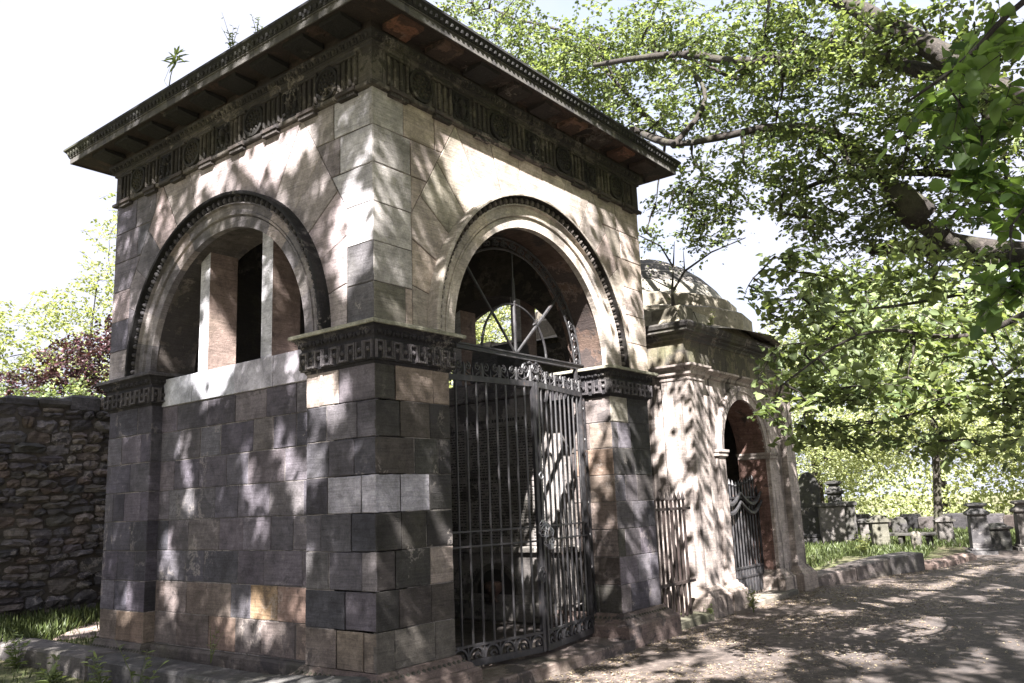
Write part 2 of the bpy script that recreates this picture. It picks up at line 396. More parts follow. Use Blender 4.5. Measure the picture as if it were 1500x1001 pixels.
# --- structural core (what is behind the facing blocks) with barrel arches
def arch_core(mb, F, u0, u1, v0, v1, uc, vs, R, n0, n1, col, seg=54, rc=None):
    P_ = [(uc - R * math.cos(PI * i / seg), vs + R * math.sin(PI * i / seg)) for i in range(seg + 1)]
    for n in (n0, n1):
        for i in range(seg):
            (a, b), (c, d) = P_[i], P_[i + 1]; mb.add([F.p(a, b, n), F.p(c, d, n), F.p(c, v1, n), F.p(a, v1, n)], [(0, 1, 2, 3)], col)
        for (a, b) in ((u0, uc - R), (uc + R, u1)): mb.add([F.p(a, v0, n), F.p(b, v0, n), F.p(b, v1, n), F.p(a, v1, n)], [(0, 1, 2, 3)], col)
    for i in range(seg):
        (a, b), (c, d) = P_[i], P_[i + 1]
        k = 1 + .35 * (((i // 6) * 7919) % 5 / 5 - .5); mb.add([F.p(a, b, n0), F.p(c, d, n0), F.p(c, d, n1), F.p(a, b, n1)], [(0, 1, 2, 3)], tuple(x * k for x in (rc or col)))
    for s in (-1, 1):
        mb.add([F.p(uc + s * R, v0, n0), F.p(uc + s * R, vs, n0), F.p(uc + s * R, vs, n1), F.p(uc + s * R, v0, n1)], [(0, 1, 2, 3)], rc or col)
SPR = 2.93; TH = .45
cf = (2.02, 1.17); cl = (1.915, 1.15); MO = .0062
warm = (.2, .135, .11)
core = MB()
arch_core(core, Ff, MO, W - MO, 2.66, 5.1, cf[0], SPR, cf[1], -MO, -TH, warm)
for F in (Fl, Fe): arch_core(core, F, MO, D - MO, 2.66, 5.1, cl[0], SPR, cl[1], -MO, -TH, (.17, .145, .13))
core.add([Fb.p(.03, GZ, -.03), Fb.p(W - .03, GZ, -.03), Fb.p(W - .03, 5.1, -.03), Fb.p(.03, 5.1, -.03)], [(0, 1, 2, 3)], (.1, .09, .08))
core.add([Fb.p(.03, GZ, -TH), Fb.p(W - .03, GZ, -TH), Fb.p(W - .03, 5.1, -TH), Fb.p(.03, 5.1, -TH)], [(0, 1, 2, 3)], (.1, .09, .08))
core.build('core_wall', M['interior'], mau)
# lower cores: panel walls and piers
mc_ = (.42, .38, .36)
for (lo, hi) in (((.1162, .05, GZ - .1), (TH, 3.8, 2.84)), ((W - TH, .05, GZ - .1), (W - .1162, 3.8, 2.84))): q = MB(); q.box(lo, hi, mc_); q.build('panel_core', M['interior'], mau)
for (lo, hi) in (((MO, MO, GZ - .1), (.79 - MO, TH - MO, 2.9)), ((3.2 + MO, MO, GZ - .1), (3.98 - MO, TH - MO, 2.9)), ((MO, 3.02 + MO, GZ - .1), (.3, 3.81 - MO, 2.9)), ((MO, MO, GZ - .1), (.3, .76 - MO, 2.9)), ((W - .4, .1, GZ - .1), (3.98 - MO, .76, 2.9))): q = MB(); q.box(lo, hi, mc_); q.build('pier_core', M['interior'], mau)
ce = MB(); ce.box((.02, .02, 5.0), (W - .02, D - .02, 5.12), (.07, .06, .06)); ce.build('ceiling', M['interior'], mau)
fl = MB()
for i in range(6):
    for j in range(6): fl.bbox((.45 + i * .53, .28 + j * .55, .18), (.975 + i * .53, .82 + j * .55, .345 + random.uniform(-.003, .003)), .006, pal('int'))
fl.build('floor_slabs', M['kerb'], mau)
# --- facing piers
def of_front(u, v, a, b):
    if abs(v - (ZB[2] + ZB[3]) / 2) < .05 and u < .45: return NEW
    if abs(v - (ZB[5] + ZB[4]) / 2) < .05 and u > .5: return (.3, .25, .22)
    if v > 2.37 and u > .3: return (.24, .19, .16)
    if v < .8 : return (.14, .125, .11)
p1 = MB(); rows_blocks(p1, Ff, 0, .79, 0, ROWS[:-0 or None], 'front_pier', .2, .42, of_front)
Fj = Face((.79, 0, 0), (0, 1, 0), (1, 0, 0)); rows_blocks(p1, Fj, 0, TH, 0, ROWS, 'front_pier', .3, .5)
def of_left(u, v, a, b):
    if abs(v - (ZB[2] + ZB[3]) / 2) < .05 and u < .52: return NEW
    if v > 2.37 and u > .3: return (.36, .3, .27)
    if v < .8: return pal('left_base')
rows_blocks(p1, Fl, 0, .76, 0, ROWS, 'left_low', .22, .4, of_left)
p1.build('pier', M['ashlar'], mau)['label'] = 'near corner pier of dark ashlar with two pale replacement blocks'
def of_right(u, v, a, b):
    if v > 2.37 and u < 3.5: return (.36, .33, .28)
    return None
def kr(ri, z): return random.choice(['front_pier', 'left_low', 'left_low'])
p2 = MB(); rows_blocks(p2, Ff, 3.2, 3.98, 0, ROWS, kr, .2, .42, of_right)
Fj2 = Face((3.2, 0, 0), (0, 1, 0), (-1, 0, 0)); rows_blocks(p2, Fj2, 0, TH, 0, ROWS, lambda r, z: 'left_base' if z > 1 else 'front_pier', .44, .5)
rows_blocks(p2, Face((3.98, 0, 0), (0, 1, 0), (1, 0, 0)), 0, .76, 0, ROWS, 'left_low', .25, .42)
p2.build('pier', M['ashlar'], mau)
p3 = MB(); rows_blocks(p3, Fl, 3.02, 3.81, 0, ROWS, lambda r, z: 'left_base' if z < .6 else 'left_pier', .2, .4)
rows_blocks(p3, Face((0, 3.02, 0), (1, 0, 0), (0, -1, 0)), 0, .15, 0, ROWS, lambda r, z: 'left_base' if z < .6 else 'left_pier', .3, .4)
rows_blocks(p3, Face((0, 3.81, 0), (1, 0, 0), (0, 1, 0)), 0, W, 0, ROWS, 'left_low', .3, .5)
p3.build('pier', M['ashlar'], mau)
# --- recessed west panel
def opan(u, v, a, b):
    if abs(v - .907) < .05 and a < 1.3 < b: return (.27, .185, .115)
    return None
pw = MB(); pe_ = MB(); rows_blocks(pw, Fl, .74, 3.04, -.11, [(2.37, 2.615)] + low, lambda r, z: 'left_base' if z < 1. and random.random() < .75 else 'left_low', .27, .5, opan)
rows_blocks(pe_, Fe, .74, 3.04, -.11, [(2.37, 2.615)] + low, 'left_low', .27, .5)
rows_blocks(pe_, Face((W - TH, 0, 0), (0, 1, 0), (-1, 0, 0)), .45, 3.42, .02, [(2.37, 2.7)] + low, 'int', .4, .6)
pw.build('panel_wall', M['ashlar'], mau); pe_.build('panel_wall', M['ashlar'], mau)
# --- pale sill course
sl = MB(); sle = MB()
for a, b in ((.76, 1.32), (1.32, 1.86), (1.86, 2.52), (2.52, 3.02)):
    block(sl, Fl, [(a, 2.615), (b, 2.615), (b, 2.875), (a, 2.875)], -.095, tuple(x * random.uniform(.98, 1.02) for x in (.44, .425, .465)), .4, .0012, .003)
    block(sle, Fe, [(a, 2.615), (b, 2.615), (b, 2.875), (a, 2.875)], -.095, (.4, .41, .42), .4, .0012, .003)
sl.build('sill', M['sill'], mau); sle.build('sill', M['sill'], mau)
# --- stone fins in the lunettes
for F, nm in ((Fl, 'fin'), (Fe, 'fin')):
    for c_ in (2.42, 1.475):
        f = MB(); uc = c_; half = .075; fl_ = (2, 4, 6, 8, 10, 12)
        top = SPR + math.sqrt(max(.01, cl[1] ** 2 - (abs(uc - cl[0]) - half) ** 2)) + .05
        lo = F.p(uc - half, 2.87, -.14); hi = F.p(uc + half, top, -.43)
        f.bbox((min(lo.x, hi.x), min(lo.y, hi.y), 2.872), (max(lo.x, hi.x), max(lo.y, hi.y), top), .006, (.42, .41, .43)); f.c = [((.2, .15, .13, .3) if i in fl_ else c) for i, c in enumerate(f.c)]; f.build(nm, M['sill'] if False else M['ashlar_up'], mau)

# --- upper wall facing with voussoirs
UR = [2.93 + i * (1.85 / 6) for i in range(7)]
def upper_face(mb, F, Wd, uc, kind, over=None, R_in=1.25, xlim=1.62, n=0.0):
    zc = UR[3]; top = UR[6]; dx = .62
    def outside(poly, side, lowrow):
        s = side
        if lowrow: q = clip(poly, s, 0, s * (uc + s * xlim)) if False else (clip(poly, 1, 0, uc - xlim) if s < 0 else clip(poly, -1, 0, -(uc + xlim)))
        else:
            # line from (uc+s*xlim, zc) to (uc+s*dx, top)
            x1, z1, x2, z2 = uc + s * xlim, zc, uc + s * (xlim - .55), top
            a, b = (z2 - z1), -(x2 - x1); c = a * x1 + b * z1
            if s < 0: q = clip(poly, a, b, c)
            else: q = clip(poly, -a, -b, -c)
        return q
    for s in (-1, 1):
        for r in range(6):
            z0, z1 = UR[r], UR[r + 1]
            a0, a1 = (0, uc - 1.0) if s < 0 else (uc + 1.0, Wd)
            ed = [a0]
            while ed[-1] < a1 - .55: ed.append(ed[-1] + random.uniform(.3, .52))
            ed.append(a1)
            if s > 0: ed = [a0 + a1 - e for e in ed][::-1]
            for a, b in zip(ed[:-1], ed[1:]):
                q = outside([(a, z0), (b, z0), (b, z1), (a, z1)], s, r < 3)
                if len(q) >= 3:
                    c = pal(kind); o = over((a + b) / 2, (z0 + z1) / 2, a, b) if over else None
                    block(mb, F, q, n, o or c)
    K = 15
    for k in range(K):
        t0, t1 = PI * k / K, PI * (k + 1) / K; Rb = 4.0
        arc = [(uc - R_in * math.cos(t0 + (t1 - t0) * j / 4), SPR + R_in * math.sin(t0 + (t1 - t0) * j / 4)) for j in range(5)]
        q = [arc[0], (uc - Rb * math.cos(t0), SPR + Rb * math.sin(t0)), (uc - Rb * math.cos(t1), SPR + Rb * math.sin(t1)), arc[4]]
        q = clip(q, 0, 1, top); q = clip(q, -1, 0, -max(0, uc - xlim)); q = clip(q, 1, 0, min(Wd, uc + xlim))
        for s in (-1, 1):
            x1, z1, x2, z2 = uc + s * xlim, zc, uc + s * (xlim - .55), top
            a, b = (z2 - z1), -(x2 - x1); c = a * x1 + b * z1
            q = clip(q, -a, -b, -c) if s < 0 else clip(q, a, b, c)
        c = pal(kind); cen = (sum(x[0] for x in q) / len(q), sum(x[1] for x in q) / len(q)) if q else (0, 0)
        o = over(cen[0], cen[1], cen[0], cen[0]) if over else None
        block(mb, F, q, n, o or c)
def oq_f(u, v, a, b):
    r = int((v - 2.93) / (1.85 / 6))
    if a < .02 and b < 1.3 and r >= 1 and r != 0: return (lambda k: tuple(x * k for x in (.38, .355, .34)))(random.uniform(.86, 1.05))
    if a < .02 and r == 0: return (.13, .12, .1)
def oq_l(u, v, a, b):
    r = int((v - 2.93) / (1.85 / 6))
    if a < .02 and r >= 2: return (lambda k: tuple(x * k for x in (.44, .42, .44)))(random.uniform(.9, 1.05))
    if a < .02 and r <= 1: return (.09, .085, .09)
    if u > 3.0: return pal('left_low') if random.random() < .7 else None
uf = MB(); upper_face(uf, Ff, W, cf[0], 'upper_front', oq_f); upper_face(uf, Fl, D, cl[0], 'upper', oq_l); upper_face(uf, Fe, D, cl[0], 'upper'); rows_blocks(uf, Fb, 0, W, 0, [(UR[i], UR[i + 1]) for i in range(6)], 'upper', .4, .6)
uf.build('upper_wall', M['ashlar_up'], mau)

# --- sweeps
def rect_sweep(mb, x0, x1, y0, y1, prof, col=(1, 1, 1), cols=None, nseg=1):
    for i in range(len(prof) - 1):
        (o0, z0), (o1, z1) = prof[i], prof[i + 1]
        def ring(o, z): return [(x0 - o, y0 - o, z), (x1 + o, y0 - o, z), (x1 + o, y1 + o, z), (x0 - o, y1 + o, z)]
        A, B = ring(o0, z0), ring(o1, z1)
        mb.add(A + B, [(k, (k + 1) % 4, 4 + (k + 1) % 4, 4 + k) for k in range(4)], cols[i] if cols else col)
def arch_sweep(mb, F, uc, vs, prof, col=(1, 1, 1), seg=48, blocks=0, base=None):
    m = len(prof)
    for i in range(seg):
        a0, a1 = PI * i / seg, PI * (i + 1) / seg
        cc = col
        if blocks: cc = base[int(i * blocks / seg) % len(base)]
        for j in range(m - 1):
            (r0, n0), (r1, n1) = prof[j], prof[j + 1]
            mb.add([F.p(uc - r0 * math.cos(a0), vs + r0 * math.sin(a0), n0), F.p(uc - r0 * math.cos(a1), vs + r0 * math.sin(a1), n0), F.p(uc - r1 * math.cos(a1), vs + r1 * math.sin(a1), n1), F.p(uc - r1 * math.cos(a0), vs + r1 * math.sin(a0), n1)], [(0, 1, 2, 3)], cc)
    for a in (0, PI):
        mb.add([F.p(uc - r * math.cos(a), vs, n) for r, n in prof], [tuple(range(m))], col)
def egg(mb, F, u, v, n, du, dv, ru, rv, rn, col):
    # half ellipsoid on a face; du,dv = unit 'length' direction in the face
    vs = []; fs = []; K = 8
    rings = ((1.0, 0.), (.8, .6), (.0, 1.0))
    for (s, h) in rings[:2]:
        for k in range(K):
            a = 2 * PI * k / K; p = ru * s * math.cos(a); q = rv * s * math.sin(a)
            vs.append(F.p(u + q * du + p * -dv, v + q * dv + p * du, n + rn * h))
    vs.append(F.p(u, v, n + rn))
    for k in range(K): fs.append((k, (k + 1) % K, K + (k + 1) % K, K + k)); fs.append((K + k, K + (k + 1) % K, 2 * K))
    mb.add(vs, fs, col)
def archivolt(F, uc, Rin, Rout, base, dark, label=None):
    e = Rout
    mb = MB(); prof = [(Rin - .007, -.05), (Rin - .007, .012), (Rin + .085, .014), (Rin + .088, .0), (Rin + .1, .03), (Rin + .12, .034), (Rin + .122, .024), (e - .105, .028), (e - .1, .06), (e - .085, .05)]
    arch_sweep(mb, F, uc, SPR, prof, (.2, .17, .15), 54, 13, base)
    if F is Ff: arch_sweep(mb, F, uc, SPR, [(e - .026, .09), (e - .024, .112), (e - .008, .114), (e + .006, .1), (e + .006, -.02)], (.36, .32, .28), 54)
    o = mb.build('arch_moulding', M['ashlar_up'], mau)
    mb = MB(); prof = [(e - .086, .045), (e - .03, .05), (e - .028, .105), (e - .01, .11), (e, .1), (e, -.02)]
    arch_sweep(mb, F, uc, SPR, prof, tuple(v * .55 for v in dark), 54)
    ne = int(PI * e / .085)
    for i in range(ne):
        a = PI * (i + .5) / ne; r = e - .06; du, dv = -math.cos(a), math.sin(a)
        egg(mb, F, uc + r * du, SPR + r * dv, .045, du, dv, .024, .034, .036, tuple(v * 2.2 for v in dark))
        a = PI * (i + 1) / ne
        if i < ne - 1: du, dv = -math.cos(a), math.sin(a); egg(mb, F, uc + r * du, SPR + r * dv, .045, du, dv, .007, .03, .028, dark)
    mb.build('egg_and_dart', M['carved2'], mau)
fb = [(.42, .37, .33), (.46, .4, .35), (.34, .3, .27), (.42, .36, .31), (.38, .34, .31)]
archivolt(Ff, cf[0], cf[1], 1.46, fb, (.07, .06, .055))
lb = [(.16, .145, .15), (.2, .18, .175), (.13, .12, .125), (.24, .205, .195), (.11, .1, .105)]
archivolt(Fl, cl[0], cl[1] - .0, 1.44, lb, (.045, .042, .045))
archivolt(Fe, cl[0], cl[1], 1.44, lb, (.06, .055, .055))

# --- imposts: fret band, leaf cavetto, slab
def impost(x0, x1, y0, y1, sides, name='impost', light=(.25, .24, .19)):
    mb = MB(); dk = (.035, .032, .036)
    prof = [(0., 2.625), (.012, 2.64), (.012, 2.65), (.035, 2.65), (.035, 2.80), (.028, 2.805), (.028, 2.82), (.04, 2.835), (.048, 2.86), (.07, 2.885), (.085, 2.893), (.085, 2.9)]
    rect_sweep(mb, x0, x1, y0, y1, prof, dk)
    for F, a, b, n in sides:
        # fret: raised squares with bosses alternating with keys
        N_ = max(2, round((b - a) / .088)); w = (b - a) / N_
        for i in range(N_):
            u0 = a + i * w; bn = n + .035
            up = i % 2 == 0
            def bx(u_a, u_b, v_a, v_b, h=.02): block(mb, F, [(u_a, v_a), (u_b, v_a), (u_b, v_b), (u_a, v_b)], bn + h, (.105, .095, .1), h + .01, .0, .003)
            bx(u0 + .002, u0 + .018, 2.660, 2.792); bx(u0 + w - .018, u0 + w - .002, 2.660, 2.792)
            bx(u0 + .015, u0 + w - .015, (2.774 if up else 2.660), (2.792 if up else 2.678))
            egg(mb, F, u0 + w / 2, 2.727, bn, 0, 1, .023, .023, .03, (.105, .095, .1))
            egg(mb, F, u0 + w / 2, 2.856, n + .05, 0, 1, .03, .024, .016, dk); egg(mb, F, u0 + w, 2.85, n + .05, 0, 1, .012, .026, .012, dk)
    o = mb.build(name, M['carved2'], mau)
    m2 = MB(); rect_sweep(m2, x0, x1, y0, y1, [(.0, 2.9), (.1, 2.9), (.103, 2.904), (.103, 2.926), (.1, 2.93), (-.2, 2.935)], light); m2.build('impost_slab', M['ashlar_up'], o)
E_ = .0
impost(0, .79, 0, .76, [(Ff, -.03, .82, 0), (Fl, -.03, .79, 0), (Face((.79, 0, 0), (0, 1, 0), (1, 0, 0)), 0, .4, 0)])
impost(3.2, 3.98, 0, .76, [(Ff, 3.17, 4.01, 0), (Fj2, 0, .4, 0), (Face((3.98, 0, 0), (0, 1, 0), (1, 0, 0)), 0, .7, 0)])
impost(0, .45, 3.02, 3.81, [(Fl, 2.99, 3.84, 0), (Face((0, 3.02, 0), (1, 0, 0), (0, -1, 0)), -.03, .12, 0)], light=(.07, .065, .07))
impost(W - .45, W - .07, 3.02, 3.81, [(Fe, 2.99, 3.84, 0)], light=(.1, .1, .1))

# --- frieze with roundels, fluted panels and carved masks
FZ0, FZ1 = 4.78, 5.14
fr = MB(); rect_sweep(fr, 0, W, 0, D, [(.0, 4.775), (.035, 4.78), (.04, 4.79), (.04, 4.81), (.012, 4.815), (.012, 5.10), (.03, 5.11), (.03, 5.135), (.04, 5.14)], (.16, .14, .125))
fr.build('frieze', M['carved'], mau)
orn = MB()
def frieze_side(F, L_, rs, col):
    sp = (rs[-1] - rs[0]) / (len(rs) - 1)
    def flute(u, w=.2):
        gut = MB()
        for k in range(4): block(orn, F, [(u - w / 2 + k * w / 3 - .013, 4.835), (u - w / 2 + k * w / 3 + .013, 4.835), (u - w / 2 + k * w / 3 + .013, 5.075), (u - w / 2 + k * w / 3 - .013, 5.075)], .036, col, .03, 0, .008)
        block(orn, F, [(u - w / 2 - .02, 5.075), (u + w / 2 + .02, 5.075), (u + w / 2 + .02, 5.1), (u - w / 2 - .02, 5.1)], .04, col, .03, 0, .004)
        for k in range(6): p = u - w / 2 + (k + .5) * w / 6; gut.add([F.p(p - .012, 4.778, .0), F.p(p + .012, 4.778, .0), F.p(p + .012, 4.778, .04), F.p(p - .012, 4.778, .04), F.p(p - .016, 4.745, 0), F.p(p + .016, 4.745, 0), F.p(p + .016, 4.745, .045), F.p(p - .016, 4.745, .045)], [(0, 1, 2, 3), (7, 6, 5, 4), (0, 4, 5, 1), (1, 5, 6, 2), (2, 6, 7, 3), (3, 7, 4, 0)], (.08, .07, .065))
        block(gut, F, [(u - w / 2 - .01, 4.776), (u + w / 2 + .01, 4.776), (u + w / 2 + .01, 4.812), (u - w / 2 - .01, 4.812)], .055, (.09, .075, .07), .05, 0, .003); gut.build('guttae', M['carved2'], mau)
    def roundel(u):
        v = 4.957; K = 20
        for (r0, n0, r1, n1) in ((.14, .012, .138, .04), (.138, .04, .116, .045), (.116, .045, .108, .025), (.108, .025, .0, .03)):
            for k in range(K):
                a, b = 2 * PI * k / K, 2 * PI * (k + 1) / K
                orn.add([F.p(u + r0 * math.cos(a), v + r0 * math.sin(a), n0), F.p(u + r0 * math.cos(b), v + r0 * math.sin(b), n0), F.p(u + r1 * math.cos(b), v + r1 * math.sin(b), n1), F.p(u + r1 * math.cos(a), v + r1 * math.sin(a), n1)], [(0, 1, 2, 3)], (.05, .045, .04))
        for rr, nn in ((.082, 13), (.042, 7), (0.001, 1)):
            for k in range(nn):
                a = 2 * PI * k / nn + rr * 9; egg(orn, F, u + rr * math.cos(a), v + rr * math.sin(a), .026, math.cos(a), math.sin(a), .013, .019, random.uniform(.012, .024), (.07, .06, .05))
    def mask(u):
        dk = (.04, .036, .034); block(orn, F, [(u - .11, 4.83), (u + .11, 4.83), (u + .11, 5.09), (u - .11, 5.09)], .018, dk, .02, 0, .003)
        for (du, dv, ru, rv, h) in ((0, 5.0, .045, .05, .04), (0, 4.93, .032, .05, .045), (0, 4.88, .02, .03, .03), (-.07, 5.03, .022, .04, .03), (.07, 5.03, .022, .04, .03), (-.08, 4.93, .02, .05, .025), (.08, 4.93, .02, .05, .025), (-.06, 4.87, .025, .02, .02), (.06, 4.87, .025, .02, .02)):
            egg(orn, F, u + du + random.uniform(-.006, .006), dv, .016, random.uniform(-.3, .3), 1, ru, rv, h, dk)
    for i, r in enumerate(rs):
        roundel(r)
        if i < len(rs) - 1: mask(r + sp / 2)
        for s in (-1, 1): flute(r + s * sp * .25)
    flute(r + sp * .25 + .0) if False else None
    mb_c = (.13, .11, .1)
frieze_side(Ff, W, [.51, 1.53, 2.55, 3.56], (.16, .14, .115)); frieze_side(Fl, D, [.50, 1.47, 2.44, 3.41], (.13, .115, .105)); frieze_side(Fe, D, [.50, 1.47, 2.44, 3.41], (.13, .115, .105))
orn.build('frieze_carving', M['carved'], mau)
# --- cornice
co = MB(); rect_sweep(co, 0, W, 0, D, [(.04, 5.14), (.045, 5.15), (.055, 5.15), (.075, 5.2), (.075, 5.215)], (.09, .08, .075))
for F, L_ in ((Ff, W), (Fl, D), (Fe, D)):
    n_ = int((L_ + .1) / .075)
    for i in range(n_):
        u = -.05 + (L_ + .1) * (i + .5) / n_
        egg(co, F, u, 5.178, .055, 0, 1, .02, .028, .028, (.12, .105, .09)); egg(co, F, u + .037, 5.172, .055, 0, 1, .006, .026, .024, (.1, .09, .08))
co.build('egg_and_dart', M['carved'], mau)
so = MB(); rect_sweep(so, 0, W, 0, D, [(.07, 5.215), (.07, 5.272), (.34, 5.272)], (.13, .085, .07))
for F, L_ in ((Ff, W), (Fl, D), (Fe, D)):
    n_ = 9
    for i in range(n_):
        u = -.08 + (L_ + .16) * (i + .5) / n_
        p = [F.p(u - .125, 5.222, .09), F.p(u + .125, 5.222, .09), F.p(u + .125, 5.245, .29), F.p(u - .125, 5.245, .29), F.p(u - .125, 5.275, .09), F.p(u + .125, 5.275, .09), F.p(u + .125, 5.275, .3), F.p(u - .125, 5.275, .3)]
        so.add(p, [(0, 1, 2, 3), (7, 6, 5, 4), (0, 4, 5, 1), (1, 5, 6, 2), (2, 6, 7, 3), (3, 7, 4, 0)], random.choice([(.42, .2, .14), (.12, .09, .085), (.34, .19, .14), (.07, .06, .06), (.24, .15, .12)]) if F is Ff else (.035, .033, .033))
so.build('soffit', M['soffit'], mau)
fa = MB(); rect_sweep(fa, 0, W, 0, D, [(.34, 5.272), (.34, 5.262), (.352, 5.262), (.352, 5.322), (.36, 5.322), (.362, 5.33), (.34, 5.335)], (.3, .28, .25)); fa.build('cornice_fascia', M['fascia'], mau)
cy = MB(); rect_sweep(cy, 0, W, 0, D, [(.34, 5.333), (.366, 5.335), (.37, 5.35), (.378, 5.37), (.392, 5.388), (.4, 5.394), (.404, 5.396), (.404, 5.416), (.398, 5.42), (.2, 5.44)], (.05, .048, .045))
for F, L_ in ((Ff, W), (Fl, D)):
    n_ = int((L_ + .72) / .06)
    for i in range(n_):
        u = -.37 + (L_ + .74) * (i + .5) / n_
        p = F.p(u, 5.362, .378); cy.ball(p, (.014 + abs(F.U.x) * .005, .014 + abs(F.U.y) * .005, .024), 6, 4, (.06, .055, .05))
cy.build('cymatium', M['cyma'], mau)
rf = MB(); x0, x1, y0, y1 = -.2, W + .2, -.2, D + .2
rf.add([(x0, y0, 5.44), (x1, y0, 5.44), (x1, y1, 5.44), (x0, y1, 5.44), (W / 2, D / 2, 5.72)], [(0, 1, 4), (1, 2, 4), (2, 3, 4), (3, 0, 4)], (.15, .14, .13)); rf.build('roof', M['kerb'], mau)
# --- plinth
def plinth(x0, x1, y0, y1, z1=.42, col=(.2, .15, .135), hi=.508):
    mb = MB(); rect_sweep(mb, x0, x1, y0, y1, [(.14, GZ - .15), (.135, z1 - .02), (.12, z1), (.1, z1 + .002), (.085, z1 + .03), (.04, z1 + .055), (.02, hi), (.005, hi + .004)], col)
    for F, a, b in ((Face((x0, y0, 0), (1, 0, 0), (0, -1, 0)), 0, x1 - x0), (Face((x0, y0, 0), (0, 1, 0), (-1, 0, 0)), 0, y1 - y0)):
        n_ = int((b - a + .1) / .05)
        for i in range(n_): u = a - .05 + (b - a + .1) * (i + .5) / n_; egg(mb, F, u, z1 + .045, .045, 0, 1, .017, .022, .02, (.09, .085, .07))
    return mb
pl = plinth(0, .79, 0, .76); pl.build('plinth', M['kerb'], mau)
plinth(3.2, 3.98, 0, .76).build('plinth', M['kerb'], mau)
plinth(0, .79, 3.02, 3.81, .40, (.15, .13, .12)).build('plinth', M['kerb'], mau)
bs = MB(); bs.bbox((.06, .7, GZ - .1), (.2, 3.1, .5), .02, (.14, .12, .11)); bs.build('base_course', M['kerb'], mau); bs = MB(); bs.bbox((W - .2, .7, GZ - .1), (W - .06, 3.1, .5), .02, (.14, .12, .11)); bs.build('base_course', M['kerb'], mau)
st = MB(); st.bbox((.86, -.16, GZ - .1), (2.2, .3, .30), .012, (.24, .185, .165)); st.bbox((2.203, -.155, GZ - .1), (3.13, .3, .298), .012, (.22, .175, .16)); st.build('doorstep', M['kerb'], mau)

# ---------------------------------------------------------------- gate ironwork (parts of the mausoleum)
def spiral(c, r, a0, turns, ax, ay, n=13, k=.22):
    c = Vector(c); out = []
    for i in range(n):
        t = i / (n - 1); rr = r * (1 - t * (1 - k)); an = a0 + turns * 2 * PI * t
        out.append(c + Vector(ax) * rr * math.cos(an) + Vector(ay) * rr * math.sin(an))
    return out
gf = MB(); gy = .31
X, Z = Vector((1, 0, 0)), Vector((0, 0, 1))
for s, xj in ((-1, .79), (1, 3.2)):
    gf.bar((xj - s * .015, gy, .33), (xj - s * .015, gy, SPR), .02, .03); gf.bar((xj - s * .13, gy, .33), (xj - s * .13, gy, SPR), .022, .035)
    for i in range(16):
        z = .42 + i * .158; sg = 1 if i % 2 else -1
        gf.tube(spiral((xj - s * .085, gy, z), .048, PI / 2 * sg, sg * s * 1.4, X, Z), .0075, 5); gf.tube(spiral((xj - s * .05, gy, z + .07), .034, -PI / 2 * sg, sg * s * 1.3, X, Z), .007, 5)
for r in (1.15, 1.04): gf.tube([(cf[0] - r * math.cos(PI * i / 40), gy, SPR + r * math.sin(PI * i / 40)) for i in range(41)], .012, 5)
for i in range(26):
    a = PI * (i + .5) / 26; d = Vector((-math.cos(a), 0, math.sin(a))); tg = Vector((math.sin(a), 0, math.cos(a))); c = Vector((cf[0], gy, SPR)) + d * 1.095
    gf.tube(spiral(c + tg * .022, .04, PI / 2, 1.3, tg, d), .007, 5); gf.tube(spiral(c - tg * .03, .034, PI / 2, -1.2, tg, d), .007, 5)
fo = gf.build('gate_frame', M['iron'], mau)
tb = MB(); tb.bar((.8, gy, 2.955), (3.19, gy, 2.955), .05, .035, (0, 1, 0)); tb.bar((.8, gy - .022, 2.975), (3.19, gy - .022, 2.975), .014, .02, (0, 1, 0)); tb.build('transom', M['iron'], fo)
fn = MB(); hc = Vector((2.07, gy, 2.97)); up_ = []
fn.tube([hc, hc + Z * .5], .017, 6); fn.tube([hc + Z * .5, hc + Z * .74], [.022, .012], 6); fn.tube([hc + Z * .72, hc + Z * 1.0], .007, 5)
fn.tube([hc, hc + Vector((-.74, 0, .8))], .013, 6); fn.tube([hc, hc + Vector((.78, 0, .72))], [.013, .02], 6)
fn.tube([hc + Vector((-.49 * math.cos(PI * i / 24), 0, .48 * math.sin(PI * i / 24))) for i in range(25)], .013, 6)
k_ = hc + Vector((.33, 0, .34))
for d in ((.05, 0, .06), (-.03, 0, .07), (.05, 0, -.03), (-.04, 0, -.02)): fn.tube([k_, k_ + Vector(d)], [.02, .004], 5)
fn.build('fanlight_bars', M['iron'], fo)
